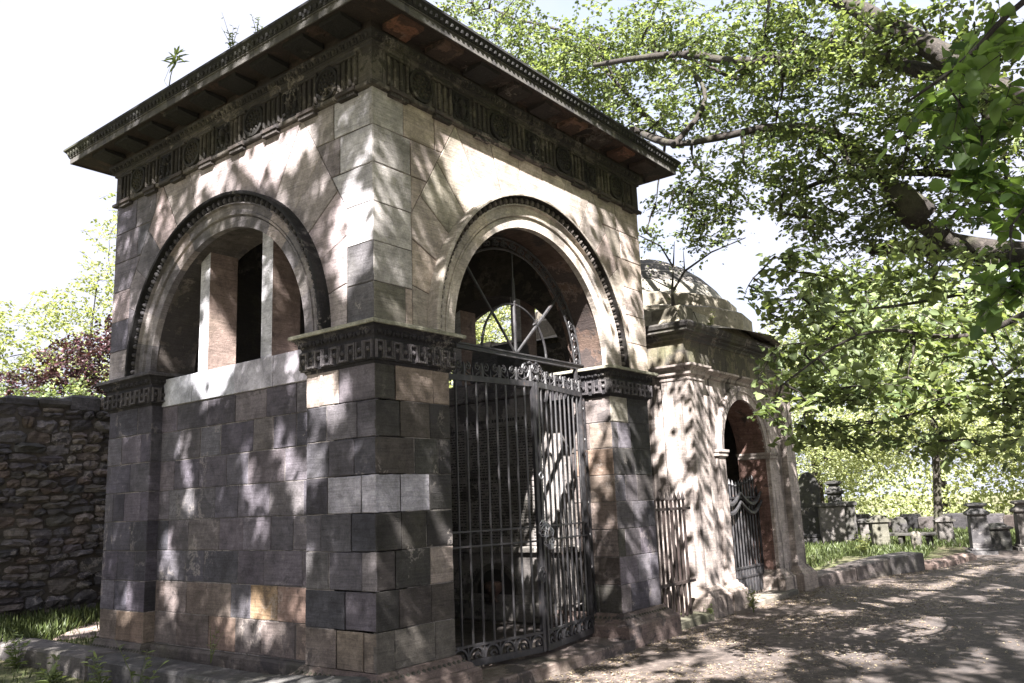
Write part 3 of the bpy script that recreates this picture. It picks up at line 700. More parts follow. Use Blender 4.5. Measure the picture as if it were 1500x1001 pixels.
def gate_leaf(a, b, nb, side):
    a = Vector((a[0], a[1], 0)); b = Vector((b[0], b[1], 0)); t = (b - a).normalized(); L_ = (b - a).length; nrm = Vector((-t.y, t.x, 0))
    P3 = lambda s, z, n=0.: a + t * s + Vector((0, 0, z)) + nrm * n
    rail = MB()
    rail.bar(P3(0, 2.66), P3(L_, 2.66), .05, .03, nrm); rail.bar(P3(0, 1.385), P3(L_, 1.385), .014, .03, nrm); rail.bar(P3(0, 1.265), P3(L_, 1.265), .014, .03, nrm)
    rail.bar(P3(0, .36), P3(L_, .36), .05, .02, nrm); rail.bar(P3(0, .495), P3(L_, .495), .018, .03, nrm)
    mid = b if side < 0 else a
    for s in (0.01, L_ - .01): rail.bar(P3(s, .34), P3(s, 2.68), .034, .034, nrm)
    g = rail.build('gate', M['iron'], mau)
    for i in range(nb): s = L_ * (i + 1) / (nb + 1); bars = MB(); bars.tube([P3(s, .49), P3(s, 2.64)], .0105, 6); bars.build('bar', M['iron'], g)
    orn = MB(); m = 6
    for i in range(m):
        s = L_ * (i + .5) / m; w = L_ / m
        orn.tube([P3(s - w * .46 * math.cos(PI * k / 10), .39 + .09 * math.sin(PI * k / 10)) for k in range(11)], .013, 5)
        orn.tube(spiral(P3(s + .01, .405), .035, 0, .8, t, Z, 9, .4), .011, 5)
        orn.tube([P3(s - w * .5, .38), P3(s - w * .5, .49)], .011, 5)
    orn.build('bottom_scrollwork', M['iron'], g)
    cr = MB(); m = 5
    for i in range(m + 1):
        big = (i == 0 and side > 0) or (i == m and side < 0); s = L_ * i / m; s = min(max(s, .03), L_ - .03); k = 1.35 if big else 1.08
        cr.tube([P3(s, 2.68), P3(s, 2.68 + .11 * k)], [.02, .012], 6)
        for q in (-1, 1): cr.tube(spiral(P3(s + q * .042 * k, 2.765 + (.03 if big else 0)), .034 * k, PI / 2, -q * 1.35, t, Z), .0085 * k, 5); cr.tube([P3(s + q * .07 * k, 2.69), P3(s + q * .025 * k, 2.72), P3(s + q * .008, 2.78)], .008 * k, 5)
        if big: cr.tube([P3(s - .03, 2.845), P3(s, 2.86), P3(s + .03, 2.845)], .012, 5)
        if i < m: cr.tube([P3(s + L_ / m / 2, 2.68), P3(s + L_ / m / 2, 2.76)], [.01, .002], 5)
    cr.build('crest_scrollwork', M['iron'], g)
    return g
g1_ = gate_leaf((1.03, .27), (2.035, .10), 8, -1); g1_['label'] = 'left gate leaf with nine dark panels of upright bars'
g1_['label'] = 'gate leaf hinged on the near pier, slightly ajar'
g2_ = gate_leaf((2.075, .10), (3.07, .27), 9, 1); g2_['label'] = 'gate leaf hinged on the far pier, slightly ajar'
# ring handle & chain
ha = MB(); ha.tube([(2.0 + .05 * math.cos(2 * PI * i / 16), .06, .98 + .065 * math.sin(2 * PI * i / 16)) for i in range(17)], .006, 5); ha.build('ring_handle', M['iron'], g1_)
ch = MB()
def chain(mb, pts, r=.016, tr=.0045):
    pts = [Vector(p) for p in pts]; flip = 0
    for i in range(len(pts) - 1):
        c = (pts[i] + pts[i + 1]) / 2; t = (pts[i + 1] - pts[i]).normalized(); o = t.orthogonal().normalized()
        if flip: o = t.cross(o)
        flip ^= 1
        mb.tube([c + t * r * 1.35 * math.cos(2 * PI * k / 10) + o * r * .75 * math.sin(2 * PI * k / 10) for k in range(11)], tr, 5, cap=False)
def loop(c, rx, rz, n, ph=0., y=0.): return [(c[0] + rx * math.cos(ph + 2 * PI * i / n), c[1] + y + .02 * math.sin(4 * PI * i / n), c[2] + rz * math.sin(ph + 2 * PI * i / n)) for i in range(n + 1)]
chain(ch, loop((2.055, .04, 1.36), .085, .055, 14)); chain(ch, loop((2.05, .02, 1.32), .05, .1, 14, .6)); chain(ch, loop((2.0, .03, 1.4), .05, .04, 8))
M['chain'] = simple('galvanised_chain', (.38, .38, .4), .35, .2, 30, .6)
tag(ch.build('chain', M['chain']), 'steel chain wrapped round the meeting bars of the arched gate', 'chain')
pdm = MB(); pdm.bbox((2.035, -.02, 1.19), (2.08, .015, 1.24), .006); pdm.tube([(2.042, 0, 1.235), (2.042, 0, 1.265), (2.057, 0, 1.275), (2.073, 0, 1.265), (2.073, 0, 1.235)], .005, 6)
tag(pdm.build('padlock', M['chain']), 'small padlock hanging from the chain on the arched gate', 'padlock')
hk = MB(); hk.tube(spiral((2.03, .05, 1.83), .03, PI / 2, .85, X, Z, 12, .8), .006, 6); tag(hk.build('shackle', M['chain']), 'open steel hook hanging on the gate bar above the chain', 'hook')

# ---------------------------------------------------------------- wall memorial inside
me_ = empty('wall_memorial', (3.4, 1.62, .35), 'tall inscribed memorial tablet standing against the wall behind the gate', 'memorial')
mc = (.5, .46, .44)
b_ = MB(); b_.bbox((3.38, .72, .34), (3.6, 2.52, 1.06), .01, mc); b_.bbox((3.30, .66, .345), (3.6, 2.58, .55), .012, (.4, .37, .35)); b_.build('lower_stage', M['grave'], me_)
b_ = MB(); b_.bbox((3.33, .68, 1.06), (3.6, 2.56, 1.13), .012, (.5, .46, .43)); b_.build('shelf', M['grave'], me_)
b_ = MB(); b_.bbox((3.44, .78, 1.13), (3.6, 2.46, 2.78), .01, mc); b_.build('inscription_slab', M['grave'], me_)
b_ = MB(); b_.bbox((3.38, .72, 2.78), (3.6, 2.52, 2.86), .01, mc); b_.bbox((3.42, .78, 2.86), (3.6, 2.46, 3.0), .01, mc); b_.bbox((3.40, 1.25, 3.0), (3.6, 2.03, 3.42), .02, (.2, .2, .21), .03); b_.build('pediment', M['grave'], me_)
tx = MB(); Fm = Face((3.44, 0, 0), (0, 1, 0), (-1, 0, 0))
for col0, col1 in ((1.05, 1.5), (1.55, 2.1), (2.18, 2.42)):
    z = 2.45
    while z > 1.2:
        if 1.86 < z < 1.92: z -= .03; continue
        u = col0
        while u < col1 - .04:
            w_ = random.uniform(.018, .06); 
            if random.random() < .9: tx.add([Fm.p(u, z, .002), Fm.p(u + w_, z, .002), Fm.p(u + w_, z + .012, .002), Fm.p(u, z + .012, .002)], [(0, 1, 2, 3)])
            u += w_ + .012
        z -= .031
for z, hh in ((1.87, .03), (2.52, .035)):
    u = 1.25
    while u < 2.15: w_ = random.uniform(.02, .03); tx.add([Fm.p(u, z, .002), Fm.p(u + w_, z, .002), Fm.p(u + w_, z + hh, .002), Fm.p(u, z + hh, .002)], [(0, 1, 2, 3)]); u += w_ + random.choice([.01, .01, .035])
M['letter_and_shade'] = simple('engraved_lettering', (.03, .028, .027), .9, .3)  # dark letters, also the sheet that paints the niche shade
tx.build('engraved_lettering', M['letter_and_shade'], me_, fix=False)
nc = MB(); ncz = .62; ncu = 1.72
arch_sweep(nc, Face((3.38, 0, 0), (0, 1, 0), (-1, 0, 0)), ncu, ncz, [(.27, -.0), (.27, .02), (.33, .025), (.34, .0)], (.22, .2, .18), 20)
nc.build('niche_arch', M['grave'], me_)
nd = MB(); nd.add([Face((3.376, 0, 0), (0, 1, 0), (-1, 0, 0)).p(ncu - .27 * math.cos(PI * i / 16), ncz + .27 * math.sin(PI * i / 16), .0) for i in range(17)], [tuple(range(17))], (.02, .02, .02)); nd.build('niche_shade', M['letter_and_shade'], me_)  # flat dark sheet painting in the niche's shade; nothing is cut back
un = MB(); un.lathe((3.27, ncu - .05, .55), [(.0, 0), (.06, 0), (.05, .02), (.03, .05), (.09, .11), (.11, .16), (.1, .2), (.06, .215), (.0, .22)], 16, (.25, .16, .13)); tag(un.build('stone_urn', M['grave'], smooth=True), 'low brown urn standing before the niche of the inscribed memorial', 'urn')

# ================================================================= DOMED MAUSOLEUM
dm = empty('domed_mausoleum', (7.05, 1.9, GZ), 'buff stone mausoleum with a shallow dome, streaked with leaf shadow, beyond the railing', 'mausoleum')
bf = (.42, .36, .33); X0, X1, Y0, Y1 = 5.34, 8.64, .2, 3.6
F2 = Face((X0, Y0, 0), (1, 0, 0), (0, -1, 0)); F2l = Face((X0, Y0, 0), (0, 1, 0), (-1, 0, 0)); F2r = Face((X1, Y0, 0), (0, 1, 0), (1, 0, 0)); L2 = X1 - X0; uc2 = L2 / 2; R2 = .73; S2 = 2.15
w2 = MB(); arch_core(w2, F2, 0, L2, GZ, 3.22, uc2, S2, R2, 0, -.42, bf, 24, (.2, .12, .1))
for F in (F2l, F2r):
    for a, b, c_, d in ((0, .003, 3.4, 1),): w2.add([F.p(0, GZ, 0), F.p(3.4, GZ, 0), F.p(3.4, 3.22, 0), F.p(0, 3.22, 0)], [(0, 1, 2, 3)], bf)
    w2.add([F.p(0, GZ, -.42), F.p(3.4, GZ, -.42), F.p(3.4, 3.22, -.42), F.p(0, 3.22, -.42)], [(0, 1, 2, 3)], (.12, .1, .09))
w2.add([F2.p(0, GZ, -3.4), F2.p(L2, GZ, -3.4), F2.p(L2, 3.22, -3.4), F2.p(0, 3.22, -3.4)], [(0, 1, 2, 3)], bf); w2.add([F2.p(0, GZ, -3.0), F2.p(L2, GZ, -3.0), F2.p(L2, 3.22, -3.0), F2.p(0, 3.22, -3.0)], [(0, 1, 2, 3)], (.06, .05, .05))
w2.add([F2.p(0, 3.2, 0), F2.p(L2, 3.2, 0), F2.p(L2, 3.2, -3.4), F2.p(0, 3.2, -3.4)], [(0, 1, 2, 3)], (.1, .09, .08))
w2.build('wall', M['buff'], dm)
def pilaster(x0, x1, y0, y1):
    mb = MB(); mb.bbox((x0, y0, .54), (x1, y1, 3.02), .012, (lambda q: tuple(k * q for k in bf))(random.uniform(.92, 1.06)))
    rect_sweep(mb, x0, x1, y0, y1, [(0, 3.0), (.012, 3.01), (.015, 3.03), (.0, 3.035), (.0, 3.06), (.03, 3.075), (.035, 3.1)], bf); return mb
def base2(x0, x1, y0, y1, k=1.):
    mb = MB(); rect_sweep(mb, x0, x1, y0, y1, [(.11, GZ - .1), (.105, .43), (.09, .445), (.075, .45), (.07, .475), (.045, .5), (.03, .51), (.02, .54), (0, .55)], tuple(k * v for v in (.4, .33, .29))); return mb
for (x0, x1, y0, y1) in ((X0 - .06, 5.64, Y0 - .09, .5), (X1 - .3, X1 + .06, Y0 - .09, .5), (X0 - .06, 5.64, 3.3, 3.66), (X1 - .3, X1 + .06, 3.3, 3.66)):
    pilaster(x0, x1, y0, y1).build('pilaster', M['buff'], dm); base2(x0, x1, y0, y1).build('plinth', M['buff'], dm)
for s in (-1, 1):
    jb = MB(); xa = uc2 + s * (R2 + .13) + X0; jb.bbox((xa - .11, Y0 - .045, .5), (xa + .11, Y0 + .02, S2 - .06), .01, bf)
    rect_sweep(jb, xa - .12, xa + .12, Y0 - .05, Y0 + .4, [(0, S2 - .08), (.02, S2 - .06), (.02, S2 - .03), (.035, S2 - .01), (.035, S2 + .02), (0, S2 + .025)], bf)
    jb.build('arch_jamb', M['buff'], dm)
for s in (-1, 1):
    xa = uc2 + s * (R2 + .13) + X0; base2(xa - .11, xa + .11, Y0 - .04, Y0 + .38, .95).build('jamb_base', M['buff'], dm)
ar = MB(); arch_sweep(ar, F2, uc2, S2, [(R2, -.02), (R2, .03), (R2 + .1, .035), (R2 + .105, .05), (R2 + .17, .055), (R2 + .19, .03), (R2 + .2, -.01)], bf, 32); ar.build('arch_ring', M['buff'], dm)
en = MB(); rect_sweep(en, X0, X1, Y0, Y1, [(0, 3.07), (.03, 3.09), (.035, 3.12), (.06, 3.14), (.1, 3.165), (.105, 3.19), (.03, 3.2)], bf)
for (x0, x1, y0, y1) in ((X0 - .06, 5.64, Y0 - .09, .5), (X1 - .3, X1 + .06, Y0 - .09, .5)): rect_sweep(en, x0, x1, y0, y1, [(0, 3.075), (.03, 3.095), (.035, 3.12), (.06, 3.145), (.09, 3.17), (.095, 3.195), (-.1, 3.21)], bf)
en.build('string_course', M['buff'], dm)
en = MB(); rect_sweep(en, X0, X1, Y0, Y1, [(.02, 3.2), (.02, 3.52), (.04, 3.53)], (.2, .17, .13)); en.build('frieze', M['dark_ent'], dm)
en = MB(); rect_sweep(en, X0, X1, Y0, Y1, [(.04, 3.53), (.05, 3.56), (.09, 3.58), (.09, 3.6), (.15, 3.615), (.155, 3.65), (.175, 3.66), (.195, 3.7), (.195, 3.72), (0, 3.74)], (.12, .11, .1)); en.build('cornice', M['dark_ent'], dm)
# attic blocks, stepped octagon rings, dome
at_ = MB()
for F, L_ in ((F2, L2), (F2l, 3.4), (F2r, 3.4)):
    u = 0.
    while u < L_:
        w_ = random.uniform(.45, .7); e = min(L_, u + w_); h = random.uniform(.2, .26); k = random.uniform(.8, 1.1)
        q = [F.p(u + .005, 3.72, .02), F.p(e - .005, 3.72, .02), F.p(e - .01, 3.72 + h, -.06), F.p(u + .01, 3.72 + h, -.06), F.p(u + .01, 3.72 + h, -.4), F.p(e - .01, 3.72 + h, -.4)]
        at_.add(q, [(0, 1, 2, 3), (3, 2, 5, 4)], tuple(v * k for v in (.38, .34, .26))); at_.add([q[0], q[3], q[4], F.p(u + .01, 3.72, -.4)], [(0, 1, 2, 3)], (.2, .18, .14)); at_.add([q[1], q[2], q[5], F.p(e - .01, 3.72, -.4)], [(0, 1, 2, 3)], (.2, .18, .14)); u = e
at_.build('attic_course', M['dome'], dm)
cx, cy2 = 7.05, 1.9
dr = MB(); n8 = 40
dr.lathe((cx, cy2, 0), [(2.2, 3.73), (1.82, 3.86), (1.82, 4.10), (1.76, 4.13), (1.62, 4.14), (1.62, 4.33), (1.56, 4.36), (1.5, 4.36)], 16, (.34, .3, .24)); dr.build('dome_steps', M['dome'], dm)
do = MB(); prof = [(1.5, 4.36)]; Rs = (1.5 ** 2 + .86 ** 2) / (2 * .86); phi0 = math.asin(1.5 / Rs); cols = [(.3, .28, .24)]; nr = 7
for i in range(nr):
    a = phi0 * (1 - (i + 1) / nr); r = Rs * math.sin(a); z = 4.36 + Rs * math.cos(a) - Rs * math.cos(phi0)
    prof += [(r + .012, z - .0)] ; cols.append(random.choice([(.42, .38, .33), (.34, .3, .26), (.46, .42, .36)]))
    if i < nr - 1: prof += [(r, z + .012)]; cols.append((.12, .11, .1))
do.lathe((cx, cy2, 0), prof, 48, cols=cols); do.build('dome', M['dome'], dm)
# its gate: bars, rails, spearheads, chain swags
dg = MB()
for z in (.5, .62, 1.55): dg.bar((X0 + uc2 - R2, Y0 + .18, z), (X0 + uc2 + R2, Y0 + .18, z), .025, .03, (0, 1, 0))
for q_ in (-1, 1): dg.bar((X0 + uc2 + q_ * (R2 - .012), Y0 + .18, .28), (X0 + uc2 + q_ * (R2 - .012), Y0 + .18, 1.7), .024, .024, (0, 1, 0))
dgo = dg.build('gate', M['iron'], dm)
for i in range(1, 14):
    db = MB()
    x = X0 + uc2 - R2 + .03 + i * (2 * R2 - .06) / 14; y = Y0 + .18; h = 1.68 + .1 * abs(i - 7) / 7
    db.tube([(x, y, .28), (x, y, h)], .014, 6); db.tube([(x, y, h), (x, y, h + .03), (x, y, h + .1)], [.014, .024, .002], 6)
    db.tube([(x + .05, y, .28), (x + .05, y, .62)], .01, 5); db.build('bar', M['iron'], dgo)
for s, rr in ((-1, .08), (1, .08)):
    pass
sw = MB()
for dz in (0, .12):
    for s in (0, 1):
        xa = X0 + uc2 - R2 + s * R2; pts = [(xa + R2 * t / 8, Y0 + .12, 1.62 - dz - .16 * math.sin(PI * t / 8)) for t in range(9)]
        sw.tube(pts, [.016, .022, .028, .03, .034, .03, .028, .022, .016], 6)
sw.build('iron_swag', M['iron'], dgo)
st2 = MB(); st2.bbox((6.2, -.02, GZ - .1), (7.9, .3, .27), .015, (.3, .26, .22)); st2.build('doorstep', M['kerb'], dm)

# ---------------------------------------------------------------- railing between the two
rl = empty('railing', (4.5, .1, GZ), 'rusty spear-topped iron railing filling the gap between the two mausolea', 'railing')
yr = .1
for z in (1.465, .66): rr_ = MB(); rr_.bar((3.95, yr, z), (4.98, yr, z), .03, .035, (0, 1, 0)); rr_.build('rail', M['rust'], rl)
for i in range(9):
    x = 4.05 + i * .098; bb = MB(); bb.bar((x, yr, .3), (x, yr, 1.55), .022, .022, (0, 1, 0)); bb.tube([(x, yr, 1.55), (x, yr, 1.57), (x, yr, 1.67)], [.014, .028, .002], 4)
    bb.tube([(x - .02, yr, 1.6), (x - .035, yr, 1.56), (x, yr, 1.54), (x + .035, yr, 1.56), (x + .02, yr, 1.6)], .006, 4)
    bb.build('bar', M['rust'], rl)
rk = MB(); rk.bbox((4.13, -.02, GZ - .1), (5.16, .24, .29), .015, (.16, .15, .11)); rk.build('kerbstone', M['kerb'], rl)
gp = MB(); gp.add([(4.05, .25, .26), (5.3, .25, .26), (5.3, 5, .26), (4.05, 5, .26)], [(0, 1, 2, 3)]); tag(gp.build('soil_strip', M['earth']), kind='structure')

# ================================================================= RUBBLE WALL
rw = empty('rubble_wall', (1.5, 6.7, .3), 'rough dark rubble boundary wall behind the left side of the mausoleum', 'wall')
back = MB(); back.box((-7, 6.62, .1), (11, 7.2, 3.1), (.1, .09, .085)); back.build('mortar_core', M['mortar'], rw)
rs_ = MB()
def rub(mb, x, z, w, h, y, d, col):
    nx_, nz_ = 5, 4; vs = []; ph = random.uniform(0, 9)
    for j in range(nz_):
        for i in range(nx_):
            a = i / (nx_ - 1); b = j / (nz_ - 1); e = (a in (0, 1)) or (b in (0, 1)); cr_ = (a in (0, 1)) and (b in (0, 1))
            px = x + w * (a + (random.uniform(-.06, .06))); pz = z + h * (b + random.uniform(-.09, .09))
            if cr_: px += w * random.uniform(0, .12) * (1 if a == 0 else -1); pz += h * random.uniform(0, .2) * (1 if b == 0 else -1)
            pz += .03 * math.sin(px * 1.7) + .015 * math.sin(px * 5.1 + 1); vs.append((px, y - (d * (random.uniform(.1, .6) if e else random.uniform(.5, 1.25))), pz))
    n = len(vs); fs = [(j * nx_ + i, j * nx_ + i + 1, (j + 1) * nx_ + i + 1, (j + 1) * nx_ + i) for j in range(nz_ - 1) for i in range(nx_ - 1)]
    bnd = [i for i in range(nx_)] + [j * nx_ + nx_ - 1 for j in range(1, nz_)] + [(nz_ - 1) * nx_ + i for i in range(nx_ - 2, -1, -1)] + [j * nx_ for j in range(nz_ - 2, 0, -1)]
    for q in bnd: vs.append((vs[q][0], y + .02, vs[q][2]))
    m = len(bnd)
    for q in range(m): fs.append((bnd[q], n + q, n + (q + 1) % m, bnd[(q + 1) % m]))
    mb.add(vs, fs, col)
z = .15
while z < 2.98:
    hrow = random.choice([.08, .1, .13, .16, .2]); x = -6.5 + random.uniform(0, .3)
    while x < 10.5:
        w_ = random.uniform(.1, .34) if hrow < .13 else random.uniform(.12, .38)
        dz = random.uniform(-.02, .02)
        if hrow > .12 and random.random() < .4:
            rub(rs_, x, z + dz, w_ * .94, hrow * .48, 6.62, random.uniform(.03, .085), pal('rubble')); rub(rs_, x, z + dz + hrow * .5, w_ * .94, hrow * .46, 6.62, random.uniform(.03, .085), pal('rubble'))
        else: rub(rs_, x, z + dz, w_ * .94, hrow * .95, 6.62, random.uniform(.03, .09), pal('rubble'))
        x += w_ + random.uniform(0, .02)
    z += hrow
x = -6.8
while x < 10.6:
    w_ = random.uniform(.12, .4); rs_.bbox((x, 6.56 + random.uniform(-.06, .05), 3.0 + random.uniform(-.05, .02)), (x + w_, 7.2, 3.06 + random.uniform(0, .15)), .035, pal('rubble')); x += w_ + .01
rs_.build('stones', M['rubble'], rw, fix=False)

# ================================================================= KERBS AND GRAVE SLAB
kb = []
def wedge(name, pts_bot, z0, ztops, col, label, cat, group=None, mat='kerb', bev=.02):
    mb = MB(); n = len(pts_bot); c = Vector((sum(p[0] for p in pts_bot) / n, sum(p[1] for p in pts_bot) / n))
    rg = [[(*p, z0) for p in pts_bot], [(*p, zt - bev) for p, zt in zip(pts_bot, ztops)], [((p[0] + (c.x - p[0]) * .04 * 1), p[1] + (c.y - p[1]) * .04, zt) for p, zt in zip(pts_bot, ztops)]]
    for r in rg[2:]: 
        pass
    ins = inset(pts_bot, bev); area = 0
    # keep matching order
    a2 = sum(pts_bot[i][0] * pts_bot[(i + 1) % n][1] - pts_bot[(i + 1) % n][0] * pts_bot[i][1] for i in range(n))
    if a2 < 0: ins = inset(pts_bot[::-1], bev)[::-1]
    rg[2] = [(*p, zt) for p, zt in zip(ins, ztops)]
    vs = rg[0] + rg[1] + rg[2]; fs = [tuple(range(2 * n, 3 * n))]
    for k in range(2):
        for j in range(n): fs.append((k * n + j, k * n + (j + 1) % n, (k + 1) * n + (j + 1) % n, (k + 1) * n + j))
    mb.add(vs, fs, col); return tag(mb.build(name, M[mat]), label, cat, group)
GK = 'coping stones of the low kerb left of the mausoleum'
wedge('coping_stone', [(-.43, -.06), (-.17, -.12), (-.15, .98), (-.41, 1.0)], .1, [.53, .54, .46, .45], (.13, .125, .12), 'sloping end coping stone of the low kerb, touching the near corner', 'coping stone', GK)
wedge('coping_stone', [(-.42, 1.01), (-.12, .99), (-.08, 3.18), (-.40, 3.16)], .1, [.445, .45, .45, .445], (.12, .115, .115), 'middle coping stone of the low kerb beside the panelled wall', 'coping stone', GK)
wedge('coping_stone', [(-.41, 3.19), (-.07, 3.19), (-.06, 5.0), (-.42, 5.0)], .1, [.455, .455, .45, .445], (.17, .155, .145), 'coping stone of the low kerb behind the leafy weed', 'coping stone', GK)
wedge('coping_stone', [(-.42, 5.03), (-.06, 5.03), (-.04, 7.0), (-.42, 7.0)], .1, [.45, .45, .46, .45], (.15, .14, .13), 'farthest coping stone of the low kerb, by the rubble wall', 'coping stone', GK)
wedge('grave_slab', [(.1, 5.0), (.5, 4.75), (1.5, 5.6), (1.05, 6.05)], .3, [.41, .4, .43, .44], (.42, .32, .28), 'flat pinkish grave slab lying in the grass by the rubble wall', 'grave slab')
GK2 = 'kerb stones running along the path past the domed mausoleum'
wedge('kerb_stone', [(8.75, .02), (9.0, .35), (10.0, .12), (9.85, -.25)], .1, [.36, .36, .40, .40], (.2, .165, .15), 'kerb stone touching the domed mausoleum, lowest of the path kerb', 'kerb stone', GK2)
wedge('kerb_stone', [(9.87, -.255), (10.02, .12), (11.0, -.1), (10.85, -.5)], .1, [.42, .42, .47, .47], (.17, .145, .135), 'middle kerb stone of the high path kerb', 'kerb stone', GK2)
wedge('kerb_stone', [(10.87, -.505), (11.02, -.1), (12.0, -.42), (11.75, -.82)], .1, [.48, .48, .5, .5], (.15, .135, .13), 'tall end kerb stone of the high path kerb', 'kerb stone', GK2)
for i, (x, y, lab) in enumerate(((12.2, -.78, 'low rounded edging stone just past the tall kerb end'), (12.75, -.86, 'second low rounded edging stone past the tall kerb end'), (13.3, -.93, 'third low rounded edging stone past the tall kerb end'), (13.95, -1.0, 'last low rounded edging stone before the open path'))):
    wedge('edging_stone', [(x - .25, y - .13), (x - .22, y + .14), (x + .27, y + .06), (x + .25, y - .2)], .1, [.33, .34, .33, .32], (.3, .22, .19), lab, 'edging stone', 'low edging stones beyond the kerb', bev=.05)
# earth bank inside the kerb
eb = MB(); eb.add([(8.95, .3, .3), (12.0, -.4, .44), (12.1, .2, .40), (14.5, 1.6, .24), (15, 5, .22), (8.8, 5, .24), (8.8, .6, .27)], [(0, 1, 2, 3, 4, 5, 6)]); tag(eb.build('bank', M['earth']), kind='structure')

# ================================================================= FOLIAGE GENERATORS
def leaf_mesh(P, A, Nn, Ln, Wd, shade):
    """P base points, A length directions, Nn normals, Ln lengths, Wd widths -> folded two-quad leaves"""
    n = len(P); A = A / np.linalg.norm(A, axis=1, keepdims=True); B = np.cross(Nn, A); B /= (np.linalg.norm(B, axis=1, keepdims=True) + 1e-9); C_ = np.cross(A, B)
    L_ = Ln[:, None]; w = Wd[:, None]; f = (w * .22)
    v = np.stack([P, P + A * L_ * .3 + B * w * .5 + C_ * f, P + A * L_ * .72 + B * w * .38 + C_ * f * .6, P + A * L_ - C_ * L_ * .08, P + A * L_ * .72 - B * w * .38 + C_ * f * .6, P + A * L_ * .3 - B * w * .5 + C_ * f], axis=1)
    return v.reshape(-1, 3), n, shade
def leaves_obj(name, data, mat, parent):
    V = np.concatenate([d[0] for d in data]); n = sum(d[1] for d in data); sh = np.concatenate([d[2] for d in data])
    off = Vector((0, 0, 0)); pl = parent
    while pl is not None: off += pl.location; pl = pl.parent
    V = V - np.array(off)
    me = bpy.data.meshes.new(name); me.vertices.add(6 * n); me.vertices.foreach_set('co', V.astype('f').ravel())
    b = (np.arange(n) * 6)[:, None]; q = np.concatenate([b + np.array([[0, 1, 2, 3]]), b + np.array([[0, 3, 4, 5]])], axis=1).reshape(-1)
    me.loops.add(8 * n); me.loops.foreach_set('vertex_index', q.astype('i')); me.polygons.add(2 * n)
    me.polygons.foreach_set('loop_start', (np.arange(2 * n) * 4).astype('i')); me.polygons.foreach_set('loop_total', np.full(2 * n, 4, 'i'))
    ca = me.color_attributes.new('Col', 'FLOAT_COLOR', 'CORNER'); c = np.ones((8 * n, 4), 'f'); c[:, :3] = np.repeat(sh, 8)[:, None]; 
    ca.data.foreach_set('color', c.ravel()); me.update(calc_edges=True); me.validate(); me.materials.append(mat)
    o = bpy.data.objects.new(name, me); COL.objects.link(o); o.parent = parent; return o
def sprays(centers, dirs, size, nl, leaf, tw=None, droop=.25, tone=(.0, 1.), flat=.6, twr=.004):
    """a spray = a twig with leaves set alternately along it"""
    n = len(centers); out = []
    dirs = dirs / (np.linalg.norm(dirs, axis=1, keepdims=True) + 1e-9)
    up = np.tile([0, 0, 1.], (n, 1)) + rng.normal(0, .35, (n, 3)); side = np.cross(up, dirs); side /= np.linalg.norm(side, axis=1, keepdims=True) + 1e-9; nr = np.cross(dirs, side)
    sz = size * rng.uniform(.6, 1.2, n); base = centers - dirs * (sz / 2)[:, None]; tb = rng.uniform(tone[0], tone[1], n)
    for k in range(nl):
        t = (k + .6) / nl; s = 1 if k % 2 else -1
        P = base + dirs * (sz * t)[:, None] + np.array([0, 0, -1.]) * (droop * sz * t * t)[:, None] + rng.normal(0, leaf * .25, (n, 3))
        A = dirs * rng.uniform(.3, .8, n)[:, None] + side * s * rng.uniform(.5, 1., n)[:, None] + rng.normal(0, .2, (n, 3)) + np.array([0, 0, -.25])
        Nn = nr + rng.normal(0, 1 - flat, (n, 3)); Ln = leaf * rng.uniform(.65, 1.2, n); sh = np.clip(tb + rng.normal(0, .15, n), 0, 1)
        out.append(leaf_mesh(P, A, Nn, Ln, Ln * rng.uniform(.62, .8, n), sh))
    if tw is not None:
        for i in range(n):
            a = Vector(base[i]); d = Vector(dirs[i]); L_ = sz[i]
            tw.tube([a, a + d * L_ * .5 + Vector((0, 0, -droop * L_ * .25)), a + d * L_ + Vector((0, 0, -droop * L_))], [twr, twr * .7, twr * .3], 3, cap=False)
    return out
def in_ell(e, n):
    d = rng.normal(0, 1, (n, 3)); d /= np.linalg.norm(d, axis=1, keepdims=True); r = rng.uniform(0, 1, n) ** .4
    return np.array(e[:3]) + d * r[:, None] * np.array(e[3:6])
def wander(a, b, n=7, amp=.12, sag=0.):
    a = Vector(a); b = Vector(b); L_ = (b - a).length; out = []; off = Vector((0, 0, 0))
    for i in range(n + 1):
        t = i / n; 
        if 0 < i < n: off = off * .6 + Vector((random.uniform(-1, 1), random.uniform(-1, 1), random.uniform(-1, 1))) * amp * L_ * .3
        out.append(a.lerp(b, t) + off * math.sin(PI * t) + Vector((0, 0, sag * L_ * math.sin(PI * t))))
    return out
def smooth_pts(pts, it=2):
    for _ in range(it):
        q = [pts[0]]
        for a, b in zip(pts[:-1], pts[1:]): a, b = Vector(a), Vector(b); q += [a * .75 + b * .25, a * .25 + b * .75]
        q.append(pts[-1]); pts = q
    return [Vector(p) for p in pts]
def limb(mb, pts, r0, r1, n=9, wob=.0):
    p = smooth_pts(pts, 2); m = len(p); mb.tube(p, [r0 + (r1 - r0) * i / (m - 1) + random.uniform(-wob, wob) for i in range(m)], n); return p
def attach(mb, nodes, c, r=.012, sag=.03):
    c = Vector(c); j = min(range(len(nodes)), key=lambda i: (nodes[i] - c).length); a = nodes[j]; L_ = (c - a).length
    if L_ < .15: return
    p = wander(a, c, 6, .14, sag); mb.tube(p, [r * (1.4 - 1.1 * i / 6) for i in range(7)], 5, cap=False); nodes.extend(p[2:])
def px(P):
    d = P - np.array(CAMLOC); z = d @ np.array(FWD); z = np.where(z > .1, z, .1)
    return 750 + 1224.9 * (d @ np.array(RIGHT)) / z, 500.5 - 1224.9 * (d @ np.array(UP)) / z, (d @ np.array(FWD)) > .1
# ================================================================= TREES
LD = np.array([1.5, 1.0, -1.75])
